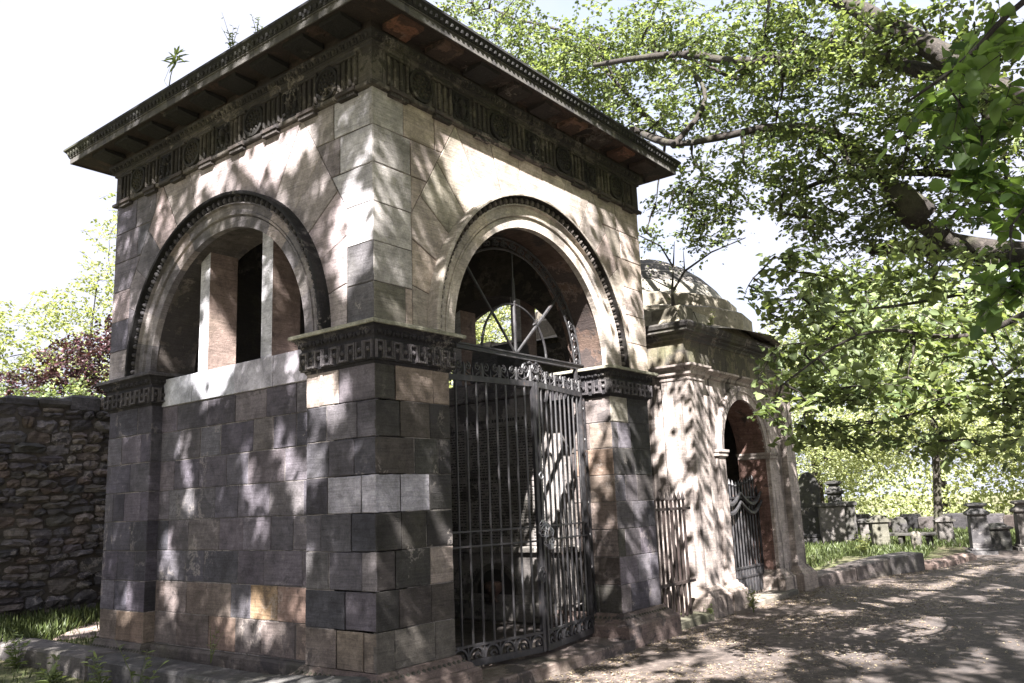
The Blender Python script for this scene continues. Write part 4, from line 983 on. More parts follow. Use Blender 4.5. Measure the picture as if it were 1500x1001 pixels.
# gaps cut in the canopy to place sun patches at (face, u, z, ru, rz, tilt, how open)
OPEN = {'F': [(1.85, 4.55, 1.1, .5, 0, 1.), (1.7, 4.2, .8, .28, 0, 1.), (3.3, 4.2, .75, .6, -.5, .8), (3.6, 3.4, .4, .6, -.3, .75), (.22, 3.9, .11, .5, -.35, .75), (.62, 3.6, .09, .42, -.4, .55), (.6, 1.38, .19, .32, -.3, .97), (.5, 2.5, .34, .12, 0, .9), (3.58, 1.7, .17, .95, -.25, .88), (3.8, .8, .12, .4, -.3, .6), (3.1, 2.2, .2, .5, 0, .6), (2.35, 3.3, .9, .95, -.2, .98), (2.5, 2.0, .5, .6, 0, .5), (1.6, 1.2, .4, .25, 0, .5)],
        'L': [(1.5, 4.62, .95, .26, 0, .97), (.22, 3.65, .26, .5, 0, .95), (.52, 2.45, .34, .22, 0, .97), (1.0, 2.05, .2, .45, .35, .92), (.68, 1.95, .17, .25, 0, .95), (1.5, 1.9, .18, .45, .4, .9), (2.5, 2.1, .16, .4, .3, .9), (2.72, 1.2, .2, .5, .2, .92), (1.3, .92, .6, .25, 0, .93), (3.35, .85, .2, .26, 0, .75), (2.75, 4.3, .22, .4, .3, .6), (2.15, 3.2, .4, .55, 0, .97), (.95, 3.2, .2, .5, 0, .6), (.75, 1.2, .13, .2, 0, .7), (.8, 3.3, .1, .4, 0, .5), (3.6, 1.6, .1, .5, 0, .5), (3.4, 3.5, .2, .3, .3, .4)],
        'G': [(4.7, -1.95, 1.3, .42, .2, .98), (3.0, -1.3, .8, .28, .3, .95), (2.6, -2.4, .5, .15, .2, .7), (6.0, -1.0, .8, .28, .2, .9), (7.4, -1.3, .9, .25, .2, .85), (2.4, -.75, .7, .2, .3, .9), (9.2, -1.5, 1.2, .18, .1, .85), (11.5, -1.6, 1.4, .2, .1, .85), (8, -3, 1, .2, 0, .8), (5.6, -3.3, .9, .18, .1, .8), (4.2, -3.0, .9, .25, .2, .75), (12.5, -2.2, 1.5, .2, 0, .7), (4.6, -1.2, .5, .2, .3, .7), (2.0, -1.0, .5, .15, .2, .7), (16, -2, 1.5, .3, 0, .7), (1.2, 5.4, 1.0, .25, .6, .95), (-.25, 5.4, .3, .5, 0, .8), (9, -2.2, 1.2, .15, 0, .6)]}
def shadow_hit(P):
    n = len(P); kind = np.full(n, 'G'); u = np.zeros(n); w = np.zeros(n)
    t = (P[:, 2] - .2) / 1.75; u[:] = P[:, 0] + 1.5 * t; w[:] = P[:, 1] + t
    tf = -P[:, 1]; xf = P[:, 0] + 1.5 * tf; zf = P[:, 2] - 1.75 * tf; m = (tf > 0) & (xf > 0) & (xf < 4.05) & (zf > .2) & (zf < 5.3); kind[m] = 'F'; u[m] = xf[m]; w[m] = zf[m]
    tl = -P[:, 0] / 1.5; yl = P[:, 1] + tl; zl = P[:, 2] - 1.75 * tl; m = (tl > 0) & (yl > 0) & (yl < 3.87) & (zl > .2) & (zl < 5.3); kind[m] = 'L'; u[m] = yl[m]; w[m] = zl[m]
    tb = .2 - P[:, 1]; xb = P[:, 0] + 1.5 * tb; zb = P[:, 2] - 1.75 * tb; m = (tb > 0) & (xb > 5.2) & (xb < 8.8) & (zb > .2) & (zb < 5); kind[m] = 'B'
    return kind, u, w
def openness(P):
    kind, u, w = shadow_hit(P); o = np.zeros(len(P))
    for k, L_ in OPEN.items():
        m = kind == k
        for (cu, cw, ru, rw_, tl, p) in L_:
            du = (u - cu) - tl * (cw - w) * (1 if k != 'G' else 0) * -1; dw = w - cw
            d = np.sqrt((du / ru) ** 2 + (dw / rw_) ** 2); o = np.where(m & (d < 1.0), np.maximum(o, p), o)
    return o
def keep_clear(P, margin=60):
    x, y, f = px(P); inside = f & (x > -margin) & (x < 1500 + margin) & (y > -margin) & (y < 1001 + margin)
    far = (x > 1175) & (y < 600) & (y > 400) & f & (np.linalg.norm(P - np.array(CAMLOC), axis=1) > 9)
    return (~inside | far) & (np.linalg.norm(P - np.array(CAMLOC), axis=1) > 1.8)
def canopy(points, t0, t1):
    n = len(points); t = rng.uniform(t0, t1, n)[:, None]; P = points - LD * t + rng.normal(0, .12, (n, 3)); return P
def surf(kind, n):
    if kind == 'F': return np.stack([rng.uniform(-.1, 4.1, n), np.zeros(n), rng.uniform(.2, 5.3, n)], 1)
    if kind == 'L': return np.stack([np.zeros(n), rng.uniform(-.1, 4.2, n), rng.uniform(.2, 5.3, n)], 1)
    if kind == 'B': return np.stack([rng.uniform(5.2, 8.9, n), np.full(n, .2), rng.uniform(.2, 4.6, n)], 1)
    if kind == 'BL': return np.stack([np.full(n, 5.3), rng.uniform(.1, 3, n), rng.uniform(.2, 4.6, n)], 1)
    if kind == 'D': return np.stack([rng.uniform(5.3, 8.7, n), rng.uniform(.2, 3.6, n), np.full(n, 4.3)], 1)
    if kind == 'GP': return np.stack([rng.uniform(-1, 12, n), rng.uniform(-6, .2, n), np.full(n, .2)], 1)
    if kind == 'GF': return np.stack([rng.uniform(11, 22, n), rng.uniform(-6, 0, n), np.full(n, .2)], 1)
    if kind == 'GG': return np.stack([rng.uniform(15, 21, n), rng.uniform(-2.2, 4.5, n), rng.uniform(.3, 1.6, n)], 1)
    if kind == 'HS': return np.stack([rng.uniform(17.6, 18.8, n), rng.uniform(2.3, 3.9, n), rng.uniform(.2, 2.1, n)], 1)
    if kind == 'FH': return np.stack([rng.uniform(9, 14, n), rng.uniform(0, 3, n), rng.uniform(.2, .6, n)], 1)
    if kind == 'GL': return np.stack([rng.uniform(-1.2, 2.2, n), rng.uniform(1, 6.6, n), np.full(n, .4)], 1)
    if kind == 'RW': return np.stack([rng.uniform(-1, 2, n), np.full(n, 6.6), rng.uniform(.2, 3.3, n)], 1)
def lump(P, s, seed=0):
    # cheap smooth noise for clumping
    r = np.random.default_rng(seed); o = np.zeros(len(P))
    for k in range(6):
        q = r.normal(0, 1, 3) * s * (1 + k * .5); o += np.sin(P @ q + r.uniform(0, 6)) / (1 + k * .4)
    return o / 2.2
shade = []  # leaves set up the sun rays from each surface that is to be shaded
for kind, n, t0, t1, lum in (('F', 6900, 2.1, 5.2, -9), ('L', 10300, 2.3, 5.4, -9), ('B', 2600, 1.3, 3.6, -.4), ('BL', 2000, 1.5, 3.6, -.4), ('D', 900, 1.3, 3.5, -.3), ('GP', 33000, 2.6, 5.4, -.5), ('GF', 12000, 2.8, 5, -.5), ('GG', 9000, 1.5, 4.5, -.9), ('HS', 2600, 1.0, 3.0, -9), ('FH', 4000, 1.5, 3.5, -.6), ('GL', 9500, 2.8, 5.6, -9), ('RW', 9000, 2.6, 5.6, -.9)):
    S_ = surf(kind, n); P = canopy(S_, t0, t1)
    if lum > -5: P = P[lump(P - LD * (P[:, 2:3] / -1.75) * 1.0, 1.5 if kind[0] == 'G' else 2.5, 3) > lum]
    shade.append(P)
P = np.concatenate(shade); P = P[rng.uniform(0, 1, len(P)) > openness(P)]; P = P[keep_clear(P)]; P = P[P[:, 2] > 3.0]
print('shade leaves', len(P))
def single_leaves(P, leaf):
    n = len(P); A = rng.normal(0, 1, (n, 3)); A[:, 2] -= .4; Nn = rng.normal(0, .6, (n, 3)) + np.array([-.3, -.2, 1.]); Ln = leaf * rng.uniform(.75, 1.25, n)
    return [leaf_mesh(P, A, Nn, Ln, Ln * rng.uniform(.65, .85, n), rng.uniform(0, 1, n))]
# ---- unseen tree behind the viewpoint, its crown shaped to shade the walls
st_ = empty('shade_tree', (-8.6, -9.4, GZ), 'broad elm beside the path whose unseen crown hangs over the viewpoint, shaped to shade the near mausoleum', 'tree')
tk = MB(); b0 = (-8.6, -9.4)
limb(tk, [(b0[0], b0[1], .1), (b0[0] + .1, b0[1], 1.2), (b0[0] + .1, b0[1] + .2, 3), (b0[0] + .4, b0[1] + .3, 5)], .62, .38, 14)
nodes = []
for e in ((-4.6, -3.2, 9.5), (-7, -3, 9.5), (-5, -7, 9.5), (-9, -5, 10), (-11, -8, 9), (-6, -12, 9), (-1.5, -7.5, 9.5), (-2, -9, 9), (-9, -1, 9.5), (-5, -1.5, 10.5)):
    nodes += limb(tk, wander((b0[0] + .3, b0[1] + .3, 4.6), e, 6, .12, .1), .2, .05, 8, .006)
Pw = P[P[:, 0] < .5]; Pe = P[P[:, 0] >= .5]
extra = np.concatenate([in_ell((-8.5, -9, 9.5, 4, 4, 2.2), 3500), in_ell((-4, -9, 9.5, 4, 3, 2), 2500), in_ell((-10, -3, 10, 3, 3, 2), 1500)]); kk, _, _ = shadow_hit(extra)
extra = extra[(openness(extra) < .1) & keep_clear(extra)]
idx = rng.choice(len(Pw), 90, replace=False)
for i in idx: attach(tk, nodes, Pw[i], .007)
tk.build('trunk', M['bark'], st_, smooth=True, fix=False)
leaves_obj('crown', single_leaves(Pw, .115) + single_leaves(extra, .13), M['leaf'], st_)
# ---- the big tree whose limbs enter from the right
ot = empty('overhanging_tree', (5.9, -6.0, GZ), 'large spreading tree with thick limbs and bright leaves hanging over the path from the right', 'tree')
tk = MB(); b0 = (5.9, -6.0)
limb(tk, [(5.9, -6.0, .05), (5.8, -5.9, 1.), (5.7, -5.8, 2.2), (5.4, -5.6, 3.2), (5.2, -5.5, 4.0)], .55, .4, 14)
nodes = []
A_ = [(5.2, -5.5, 3.6), (4.2, -4.9, 3.9), (3.3, -4.3, 4.2), (3.0, -3.9, 4.35), (3.07, -3.74, 4.59), (3.27, -3.47, 5.02), (3.52, -3.0, 5.65), (3.76, -2.63, 6.13), (4.02, -2.14, 6.7), (4.4, -1.2, 7.6)]
B_ = [(3.3, -3.6, 4.9), (3.42, -3.48, 4.96), (3.62, -3.15, 5.2), (3.89, -2.78, 5.59), (4.12, -2.38, 6.0), (4.35, -2.04, 6.09), (4.46, -1.57, 6.27), (4.49, -1.01, 6.48), (4.58, -.57, 6.8), (4.6, .17, 7.02), (5.0, 1.0, 7.4)]
C_l = [(5.2, -5.2, 3.4), (4.4, -4.0, 3.5), (4.22, -3.13, 3.74), (4.41, -2.81, 4.06), (4.64, -2.59, 4.52), (4.77, -2.37, 4.88), (4.88, -2.14, 5.29), (4.92, -1.79, 5.56), (4.92, -1.34, 5.73), (4.78, -.81, 5.72), (4.6, -.24, 5.71), (5.0, .5, 6.3), (6.42, .47, 6.52)]
nodes += limb(tk, A_, .16, .05, 10, .006); nodes += limb(tk, B_, .085, .03, 8, .003); nodes += limb(tk, C_l, .09, .03, 10, .006)
nodes += limb(tk, [(5.1, -5.2, 3.2), (3.56, -3.96, 3.26), (3.93, -3.66, 3.43), (4.41, -3.2, 3.7), (4.75, -2.87, 3.9), (5.1, -2.2, 4.1)], .11, .06, 10, .004)
nodes += limb(tk, [(5.0, .5, 6.3), (6.42, .47, 6.52), (6.4, .87, 6.96), (6.38, 1.22, 7.46), (6.37, 1.42, 7.97), (6.3, 1.64, 8.6), (6.1, 2.8, 9.3)], .05, .018, 7)
nodes += limb(tk, [(4.4, -4.0, 3.7), (4.65, -3.27, 4.52), (4.81, -2.71, 4.74), (4.96, -2.28, 4.89), (4.99, -1.85, 4.97), (5.03, -1.37, 4.88)], .05, .02, 7)
nodes += limb(tk, [(6.42, .47, 6.52), (6.0, .9, 7.1), (5.9, 1.4, 7.9), (5.8, 2.1, 8.6)], .03, .012, 6)
nodes += limb(tk, [(4.6, -.24, 5.71), (5.0, -.6, 6.3), (5.3, -.3, 7.0), (5.6, .6, 7.8)], .04, .014, 6)
tk.tube([(4.42, -2.86, 4.1), (4.3, -2.72, 4.3), (4.28, -2.66, 4.42)], [.16, .15, .12], 10)      # burr on the limb
up_nodes = list(nodes)
g_nodes = limb(tk, [(3.56, -3.96, 3.26), (2.9, -4.1, 2.95), (2.2, -3.85, 2.71), (2.23, -3.52, 2.58), (2.25, -3.22, 2.61), (2.14, -2.95, 2.71), (2.05, -2.64, 2.65), (1.85, -2.25, 2.35)], .03, .006, 6)
g_nodes += limb(tk, [(3.93, -3.66, 3.43), (3.3, -3.4, 3.1), (2.9, -2.9, 3.0), (2.7, -2.3, 3.0)], .025, .006, 5); g_nodes += limb(tk, [(3.56, -3.96, 3.1), (3.1, -3.7, 2.5), (2.9, -3.2, 2.2), (2.8, -2.6, 2.1)], .022, .005, 5)
C=[(5.76,3.63,9.78,0.69,0.29),(5.89,2.91,8.92,0.88,0.61),(6.04,2.13,8.10,0.85,0.85),(6.04,1.26,8.22,0.92,0.82),(6.17,1.41,7.22,0.61,0.61),(5.69,0.20,7.75,0.75,0.66),(5.48,-0.01,6.60,0.63,0.54),(5.42,-0.94,7.18,0.77,0.60),(5.30,-0.98,6.20,0.67,0.50),(5.02,-0.67,5.32,0.69,0.45),(4.99,-0.46,4.77,0.49,0.33),(5.85,0.68,5.55,0.17,0.13),(5.88,0.78,5.14,0.15,0.19),(5.24,-0.11,5.27,0.39,0.21),(5.02,-1.81,6.83,0.71,0.47),(5.16,-1.77,6.13,0.71,0.47),(5.06,-1.56,5.33,0.62,0.39),(4.98,-1.60,4.73,0.53,0.38),(4.68,-2.51,6.23,0.57,0.43),(4.82,-2.46,5.52,0.57,0.43),(4.81,-2.25,4.89,0.50,0.36),(4.07,-3.24,5.74,0.51,0.38),(4.37,-3.10,5.14,0.52,0.39),(4.60,-2.95,4.77,0.54,0.33),(3.78,-3.73,5.34,0.35,0.35),(4.32,-3.57,4.70,0.37,0.50),(4.98,-3.31,4.35,0.54,0.33),(4.97,-2.62,4.31,0.56,0.32),(4.76,-1.99,4.26,0.50,0.29),(4.53,-1.55,4.85,0.22,0.29)]
Bv=[(3.16,-2.05,3.62,0.36,0.18),(3.07,-2.52,3.38,0.46,0.23),(2.96,-3.01,3.26,0.43,0.22),(2.86,-3.47,2.99,0.35,0.20),(2.62,-2.18,3.07,0.31,0.22),(2.47,-2.58,2.82,0.42,0.24),(2.45,-3.01,2.69,0.40,0.22),(2.43,-3.44,2.57,0.38,0.24),(2.22,-2.17,2.58,0.24,0.16),(1.80,-2.19,2.23,0.27,0.09),(2.20,-2.42,2.39,0.30,0.20),(2.27,-2.82,2.30,0.39,0.20),(2.36,-3.24,2.21,0.38,0.19),(2.37,-3.56,2.13,0.23,0.23),(2.77,-2.09,2.14,0.22,0.17),(2.71,-2.47,2.05,0.37,0.13),(2.93,-2.91,1.97,0.47,0.13),(3.06,-3.38,1.89,0.30,0.10),(2.82,-1.84,3.31,0.21,0.06)]
crown = []
for q in A_[3:9] + B_[2:9] + C_l[2:9]:
    d_ = (CAMLOC - Vector(q)) * .07; C.append((q[0] + d_.x + random.uniform(-.2, .2), q[1] + d_.y + random.uniform(-.2, .2), q[2] + d_.z - .1, .3, .2))
C = [tuple(e[:3]) + tuple(e[3:5]) for e in C]
def fill(vols, per, size, nl, leaf, tone, nd, r, tw, tmb, out, dirc=None):
    for e in vols:
        vol = per * (e[3] * e[4] / .25); n = max(4, int(vol)); c = in_ell((e[0], e[1], e[2], e[3] * .95, e[3] * .95, e[4] * .95), n)
        d = rng.normal(0, 1, (n, 3)); d[:, 2] *= .35; d[:, 0] -= .4
        out.extend(sprays(c, d, size, nl, leaf, tmb, .25, tone, .65))
        for i in range(0, n, max(1, n // 5)): attach(tmb, nd, c[i], r)
fill(C, 84, .42, 11, .062, (0, 1.), up_nodes, .016, None, tk, crown)
lowc_ = []
fill(Bv, 85, .38, 10, .074, (.1, 1.), g_nodes + up_nodes[-60:], .008, None, tk, lowc_)
e2 = np.concatenate([in_ell((6, -6, 7.5, 4.5, 3, 2.5), 4500), in_ell((2.5, -8, 7.5, 3, 3, 2), 1500)]); e2 = e2[(openness(e2) < .1) & keep_clear(e2)]
for e in ((2, -6, 7.5), (6, -8, 7.5), (9, -6, 7), (7.5, -3.5, 7), (4, -7, 8.5), (2.0, -4.2, 7.5)):
    nn = limb(tk, wander((5.2, -5.5, 3.8), e, 6, .12, .1), .16, .04, 8, .004); up_nodes += nn
for i in rng.choice(len(Pe), min(60, len(Pe)), replace=False): attach(tk, up_nodes, Pe[i], .007)
tk.build('trunk', M['bark'], ot, smooth=True, fix=False)
leaves_obj('crown', crown + single_leaves(Pe, .105) + single_leaves(e2, .12), M['leaf'], ot)  # crown also holds leaves added along the sun rays to cast shade
leaves_obj('lower_foliage', lowc_, M['leaf'], ot)
# near spray hanging from the branch over the viewer's right shoulder
nb = MB(); nn = limb(nb, [(-.9, -5.6, 3.3), (-1.0, -4.9, 3.25), (-1.1, -4.45, 3.2), (-1.12, -4.2, 3.1), (-1.1, -4.05, 2.98), (-1.05, -3.85, 2.92)], .02, .004, 6)
nn += limb(nb, [(3.0, -7.2, 4.2), (1.0, -6.6, 3.8), (-.2, -6.2, 3.5), (-.9, -5.6, 3.3)], .06, .02, 7); limb(nb, [(5.2, -5.6, 4.0), (4.6, -6.6, 4.2), (3.0, -7.2, 4.2)], .08, .06, 8)
nn += limb(nb, [(-.95, -5.2, 3.2), (-1.0, -4.6, 2.8), (-1.0, -4.25, 2.6), (-1.08, -4.1, 2.4)], .012, .003, 5)
N_ = [(-0.98,-4.00,3.02,0.14,0.12),(-1.10,-4.15,2.96,0.11,0.15),(-1.01,-3.92,2.87,0.12,0.08),(-1.01,-4.05,2.76,0.14,0.09),(-1.02,-4.12,2.48,0.09,0.13),(-1.12,-4.08,2.24,0.07,0.07),(-0.99,-4.03,2.61,0.09,0.07)]
no = []
for e in N_:
    n = 9; c = in_ell((e[0], e[1], e[2], e[3], e[3], e[4]), n); d = rng.normal(0, 1, (n, 3)); d[:, 2] = -abs(d[:, 2]) * .5; no += sprays(c, d, .2, 8, .066, nb, .35, (0, .9), .5, .002)
    attach(nb, nn, e[:3], .004)
nbo = nb.build('near_branch', M['bark'], ot, fix=False); leaves_obj('near_leaves', no, M['leafn'], nbo)

# ---- background trees
def bg_tree(name, x, y, h, rad, ells, label, mat, leaf, per, group=None, lean=(0, 0), tr=.18, z0=.2, tone=(0, 1)):
    t = empty(name, (x, y, z0), label, 'tree', group); tm = MB()
    nd = limb(tm, [(x, y, z0 - .1), (x + lean[0] * .3, y + lean[1] * .3, h * .25), (x + lean[0] * .6, y + lean[1] * .6, h * .5), (x + lean[0], y + lean[1], h * .8)], tr, tr * .35, 9, .01); nd = nd[len(nd) // 3:]
    out = []
    for e in ells:
        n = int(per * e[3] * e[3] * e[4] ** .5); c = in_ell((x + e[0], y + e[1], e[2], e[3], e[3], e[4]), n); d = rng.normal(0, 1, (n, 3)); d[:, 2] *= .4
        attach(tm, nd, (x + e[0], y + e[1], e[2]), tr * .25); out += sprays(c, d, leaf * 5, 8, leaf, tm if leaf < .1 else None, .2, tone, .6)
    tm.build('trunk', M['bark'], t, smooth=True, fix=False); leaves_obj('crown', out, mat, t)
GT = 'trees beyond the gravestones'
bt = [(20.6, .75, 7, [(0, 0, 3.6, 1.9, 1.0), (-.4, 1.6, 2.9, 1.3, .8), (-.6, -1.4, 2.7, 1.2, .7), (.3, .4, 5.2, 1.8, 1.2)], 'leaning pale-trunked tree with bright foliage right of the gabled gravestones', (.3, -.4), .14),
      (25.0, 5.2, 9, [(0, 0, 3.5, 2.2, 1.8), (-1, -1.6, 2.6, 1.6, 1.1), (.5, 1.8, 5.5, 2.4, 1.6), (0, -.5, 6.5, 2.2, 1.5)], 'bright leafy tree behind the tall pointed headstone', (0, 0), .2),
      (26.5, -2.2, 9, [(0, 0, 4.0, 2.4, 1.6), (-.6, -1.5, 2.6, 1.7, 1.0), (0, 1.5, 2.9, 1.6, 1.0), (.5, 0, 6.5, 2.4, 1.5)], 'leafy tree at the far right behind the capped pedestal monuments', (0, .3), .2),
      (31, 2.6, 10, [(0, 0, 4.2, 3.0, 2.2), (0, -3, 3.0, 2, 1.5), (0, 3, 3.2, 2.2, 1.6), (0, 0, 7.5, 3, 2)], 'most distant bright tree closing the view between the graves', (0, 0), .25),
      (14.5, 12.5, 10, [(0, 0, 5.5, 2.6, 2.0), (-1.5, -1, 4.0, 1.8, 1.3), (1.6, 1.5, 6.5, 2.2, 1.5), (.5, -1.8, 7, 2, 1.5)], 'tree seen through the open lunette of the near mausoleum', (0, 0), .25),
      (17, 6.2, 6, [(0, 0, 3.4, 1.5, 1.1), (-.6, -1.0, 2.6, 1.1, .8), (.3, .9, 4.4, 1.3, .9)], 'small bright tree between the domed mausoleum and the pointed headstone', (0, 0), .12),
      (23, -5.6, 8, [(0, 0, 3.6, 2.0, 1.4), (0, 1.5, 2.8, 1.3, .9), (.5, 0, 5.8, 2.0, 1.4)], 'tree at the right edge of the view beyond the path', (0, 0), .2)]
for (x, y, h, el, lab, ln, tr) in bt: bg_tree('churchyard_tree', x, y, h, 1, el, lab, M['leafbg'], .085, 150, GT, ln, tr)
bg_tree('pale_tree', 2.9, 11.2, 7.5, 1, [(0, 0, 5.3, .95, .6), (.35, -.6, 6.0, .7, .45), (-.6, .4, 4.6, 1.0, .5), (-1.4, .9, 4.2, .8, .4), (.4, -.4, 6.9, .5, .35), (-1.3, .6, 5.2, .6, .35), (.2, -.5, 4.2, 1.1, .5), (.8, 0, 7.7, .4, .35), (-2.2, 1.1, 3.9, .7, .35)], 'airy pale green tree rising behind the rubble wall', M['leafpale'], .07, 230, None, (.3, -.2), .03)
bg_tree('copper_shrub', 1.75, 8.3, 4.2, 1, [(.1, 0, 3.9, .7, .5), (.5, -.3, 4.35, .5, .4), (-.6, .2, 3.5, .55, .35), (.4, 0, 3.3, .5, .4)], 'dark purple copper-leaved shrub showing above the rubble wall', M['leafred'], .06, 800, None, (0, 0), .05)
bg_tree('wall_top_shrub', .9, 7.9, 3.8, 1, [(-.3, 0, 3.25, .6, .22), (.4, -.2, 3.3, .5, .25), (-1., .2, 3.2, .5, .2)], 'low olive-green shrub spilling along the top of the rubble wall', M['leaf'], .05, 650, None, (0, 0), .03)

n = 16000; c = np.stack([rng.uniform(29, 36, n), rng.uniform(-18, 20, n), rng.uniform(.02, 1, n) ** 1.6 * 5.5], 1); tag(leaves_obj('far_wood', single_leaves(c, .2), M['leafbg'], None), kind='stuff')
n = 13000; c = np.stack([rng.uniform(26.2, 28, n), rng.uniform(-14, 16, n), rng.uniform(.1, 1, n) * 2.2], 1); tag(leaves_obj('far_hedge', single_leaves(c, .11), M['leafbg'], None), kind='stuff')
# ================================================================= GRAVESTONES
def place(mb, x, y, z, rz, s=1.):
    c, s_ = math.cos(rz), math.sin(rz); mb.v = [(x + (a * c - b * s_), y + (a * s_ + b * c), z + q) for a, b, q in mb.v]; return mb
def stone_obj(name, parts, x, y, rz, label, cat, group='gravestones beyond the kerb', z=.2):
    if len(parts) == 1: 
        mb = place(parts[0][1], x, y, z, rz); return tag(mb.build(name, M['grave']), label, cat, group)
    t = empty(name, (x, y, z), label, cat, group)
    for nm, mb in parts: place(mb, x, y, z, rz).build(nm, M['grave'], t)
    return t
def slab_pointed(w, h, d, col):
    mb = MB(); pts = [(-w / 2, 0), (w / 2, 0)]; hs = h - w * .95
    K = 8
    for i in range(K + 1): a = PI / 2 * .92 * i / K; pts.append((w / 2 - w * 1.02 * (1 - math.cos(a)) * .5 - (0), hs + (h - hs) * math.sin(a)))
    left = [(-u, v) for u, v in pts[2:]][::-1]; pts = pts + left[1:] if abs(pts[-1][0]) < .01 else pts + left
    F = Face((0, 0, 0), (0, -1, 0), (-1, 0, 0)); F.O = Vector((d / 2, 0, 0))
    for O, sgn in ((0, 0),):
        block(mb, F, pts, d, col, d, 0, .02)
    return mb
def pedestal(w, h, col, caps=2, taper=.1):
    sh = MB(); sh.bbox((-w * .42, -w * .42, .1 * h), (w * .42, w * .42, h * .74), .01, col, w * taper * .5)
    bs = MB(); bs.bbox((-w * .6, -w * .6, -.1), (w * .6, w * .6, h * .07), .01, col); bs.bbox((-w * .5, -w * .5, h * .07), (w * .5, w * .5, h * .12), .015, col)
    cp = MB(); z = h * .74
    cp.add([], []); rect_sweep(cp, -w * .36, w * .36, -w * .36, w * .36, [(0, z), (w * .1, z + h * .02), (w * .14, z + h * .035), (w * .14, z + h * .06), (w * .05, z + h * .1), (-w * .06, z + h * .13), (-w * .1, z + h * .16), (w * .02, z + h * .19), (w * .08, z + h * .2), (w * .08, z + h * .225), (-w * .02, z + h * .245), (-w * .33, z + h * .26)], col)
    return [('shaft', sh), ('base', bs), ('cap', cp)]
def gabled(w, h, col):
    sh = MB(); sh.bbox((-w * .3, -w * .42, -.1), (w * .3, w * .42, h * .78), .012, col, .02)
    cp = MB(); a, b = w * .36, w * .54; z0, z1, z2 = h * .78, h * .84, h
    cp.add([(-a, -b, z0), (a, -b, z0), (a, b, z0), (-a, b, z0), (-a, -b, z1), (a, -b, z1), (a, b, z1), (-a, b, z1), (-a, 0, z2), (a, 0, z2)], [(0, 1, 2, 3), (0, 4, 5, 1), (2, 6, 7, 3), (4, 8, 9, 5), (6, 9, 8, 7), (0, 3, 7, 8, 4), (1, 5, 9, 6, 2)], col)
    return [('shaft', sh), ('gabled_cap', cp)]
dkc, md, lt = (.07, .067, .064), (.13, .122, .117), (.24, .218, .205)
bsx = MB(); bsx.bbox((-.2, -.36, -.1), (.2, .36, .2), .02, dkc); bsx.bbox((-.17, -.33, .2), (.17, .33, .3), .03, dkc)
ph = slab_pointed(.56, 1.62, .17, dkc); ph.v = [(a, b, q + .28) for a, b, q in ph.v]
stone_obj('headstone', [('slab', ph), ('base', bsx)], 18.3, 3.25, .35, 'tall dark pointed-arch headstone just past the domed mausoleum', 'headstone')
stone_obj('pedestal_monument', pedestal(.42, 1.04, (.2, .19, .19)), 15.65, -1.05, .35, 'tall dark pedestal monument with a waisted double cap at the path end', 'monument')
pc = MB(); pc.bbox((-.2, -.2, -.1), (.2, .2, .43), .012, (.09, .088, .085)); cp = MB(); rect_sweep(cp, -.19, .19, -.19, .19, [(0, .43), (.06, .45), (.065, .49), (.0, .51), (-.06, .55), (-.12, .57), (-.19, .575)], (.11, .105, .1))
stone_obj('squat_tomb', [('body', pc), ('cap', cp)], 16.88, -1.2, .35, 'squat black tomb block with a curved cap beside the tall pedestal', 'tomb')
stone_obj('gabled_gravestone', gabled(.42, .69, lt), 19.03, .25, .4, 'pale sunlit gabled gravestone in the long grass by the leaning tree', 'gravestone')
stone_obj('gabled_gravestone', gabled(.46, .78, (.2, .19, .15)), 17.52, 1.38, .45, 'mossy gabled gravestone behind the tall kerb end', 'gravestone')
stone_obj('square_gravestone', [('shaft', (lambda m: (m.bbox((-.1, -.1, -.1), (.1, .1, .56), .01, lt), m)[1])(MB())), ('cap', (lambda m: (rect_sweep(m, -.1, .1, -.1, .1, [(0, .56), (.05, .57), (.05, .63), (.0, .66), (-.1, .67)], md), m)[1])(MB()))], 18.28, 1.95, .4, 'narrow pale post gravestone with a flat cap, left of the mossy gabled one', 'gravestone')
def rounded(w, h, d, col):
    mb = MB(); F = Face((d / 2, 0, 0), (0, -1, 0), (-1, 0, 0)); pts = [(-w / 2, -.1), (w / 2, -.1)] + [(w / 2 * math.cos(PI * i / 10), h - w / 2 + w / 2 * math.sin(PI * i / 10)) for i in range(11)]; block(mb, F, pts, d, col, d, 0, .015); return mb
stone_obj('small_headstone', [('slab', rounded(.22, .42, .1, (.3, .27, .22)))], 16.83, .43, .6, 'small round-topped headstone by the end of the table tomb', 'headstone')
wl = MB(); wl.bbox((-.12, -.3, -.1), (.12, .3, .98), .015, lt); wc = MB(); wc.bbox((-.16, -.34, .98), (.16, .34, 1.08), .02, md)
stone_obj('block_monument', [('body', wl), ('coping', wc)], 18.3, 2.72, .5, 'broad pale stone monument with a moulded coping, right of the pointed headstone', 'monument')
wl = MB(); wl.bbox((-.15, -.17, -.1), (.15, .17, .98), .015, md); wc = MB(); wc.bbox((-.2, -.22, .98), (.2, .22, 1.1), .025, md)
stone_obj('block_monument', [('body', wl), ('coping', wc)], 18.9, 2.5, .5, 'narrower grey capped monument standing right beside the broad pale one', 'monument')
stone_obj('pedestal_monument', pedestal(.42, 1.04, (.3, .27, .25)), 16.95, -1.72, .35, 'pale pedestal monument cut off by the right edge of the view', 'monument')
tb_ = MB(); tb_.bbox((-.3, -.75, .27), (.3, .75, .33), .01, md); tls = []
for sx in (-.2, .2):
    for sy in (-.6, 0, .6): tl_ = MB(); tl_.bbox((sx - .05, sy - .05, -.1), (sx + .05, sy + .05, .27), .01, dkc); tls.append(('support', tl_))
stone_obj('table_tomb', [('top_slab', tb_)] + tls, 17.9, 1.0, .1, 'low table tomb with a dark slab on short legs', 'tomb')
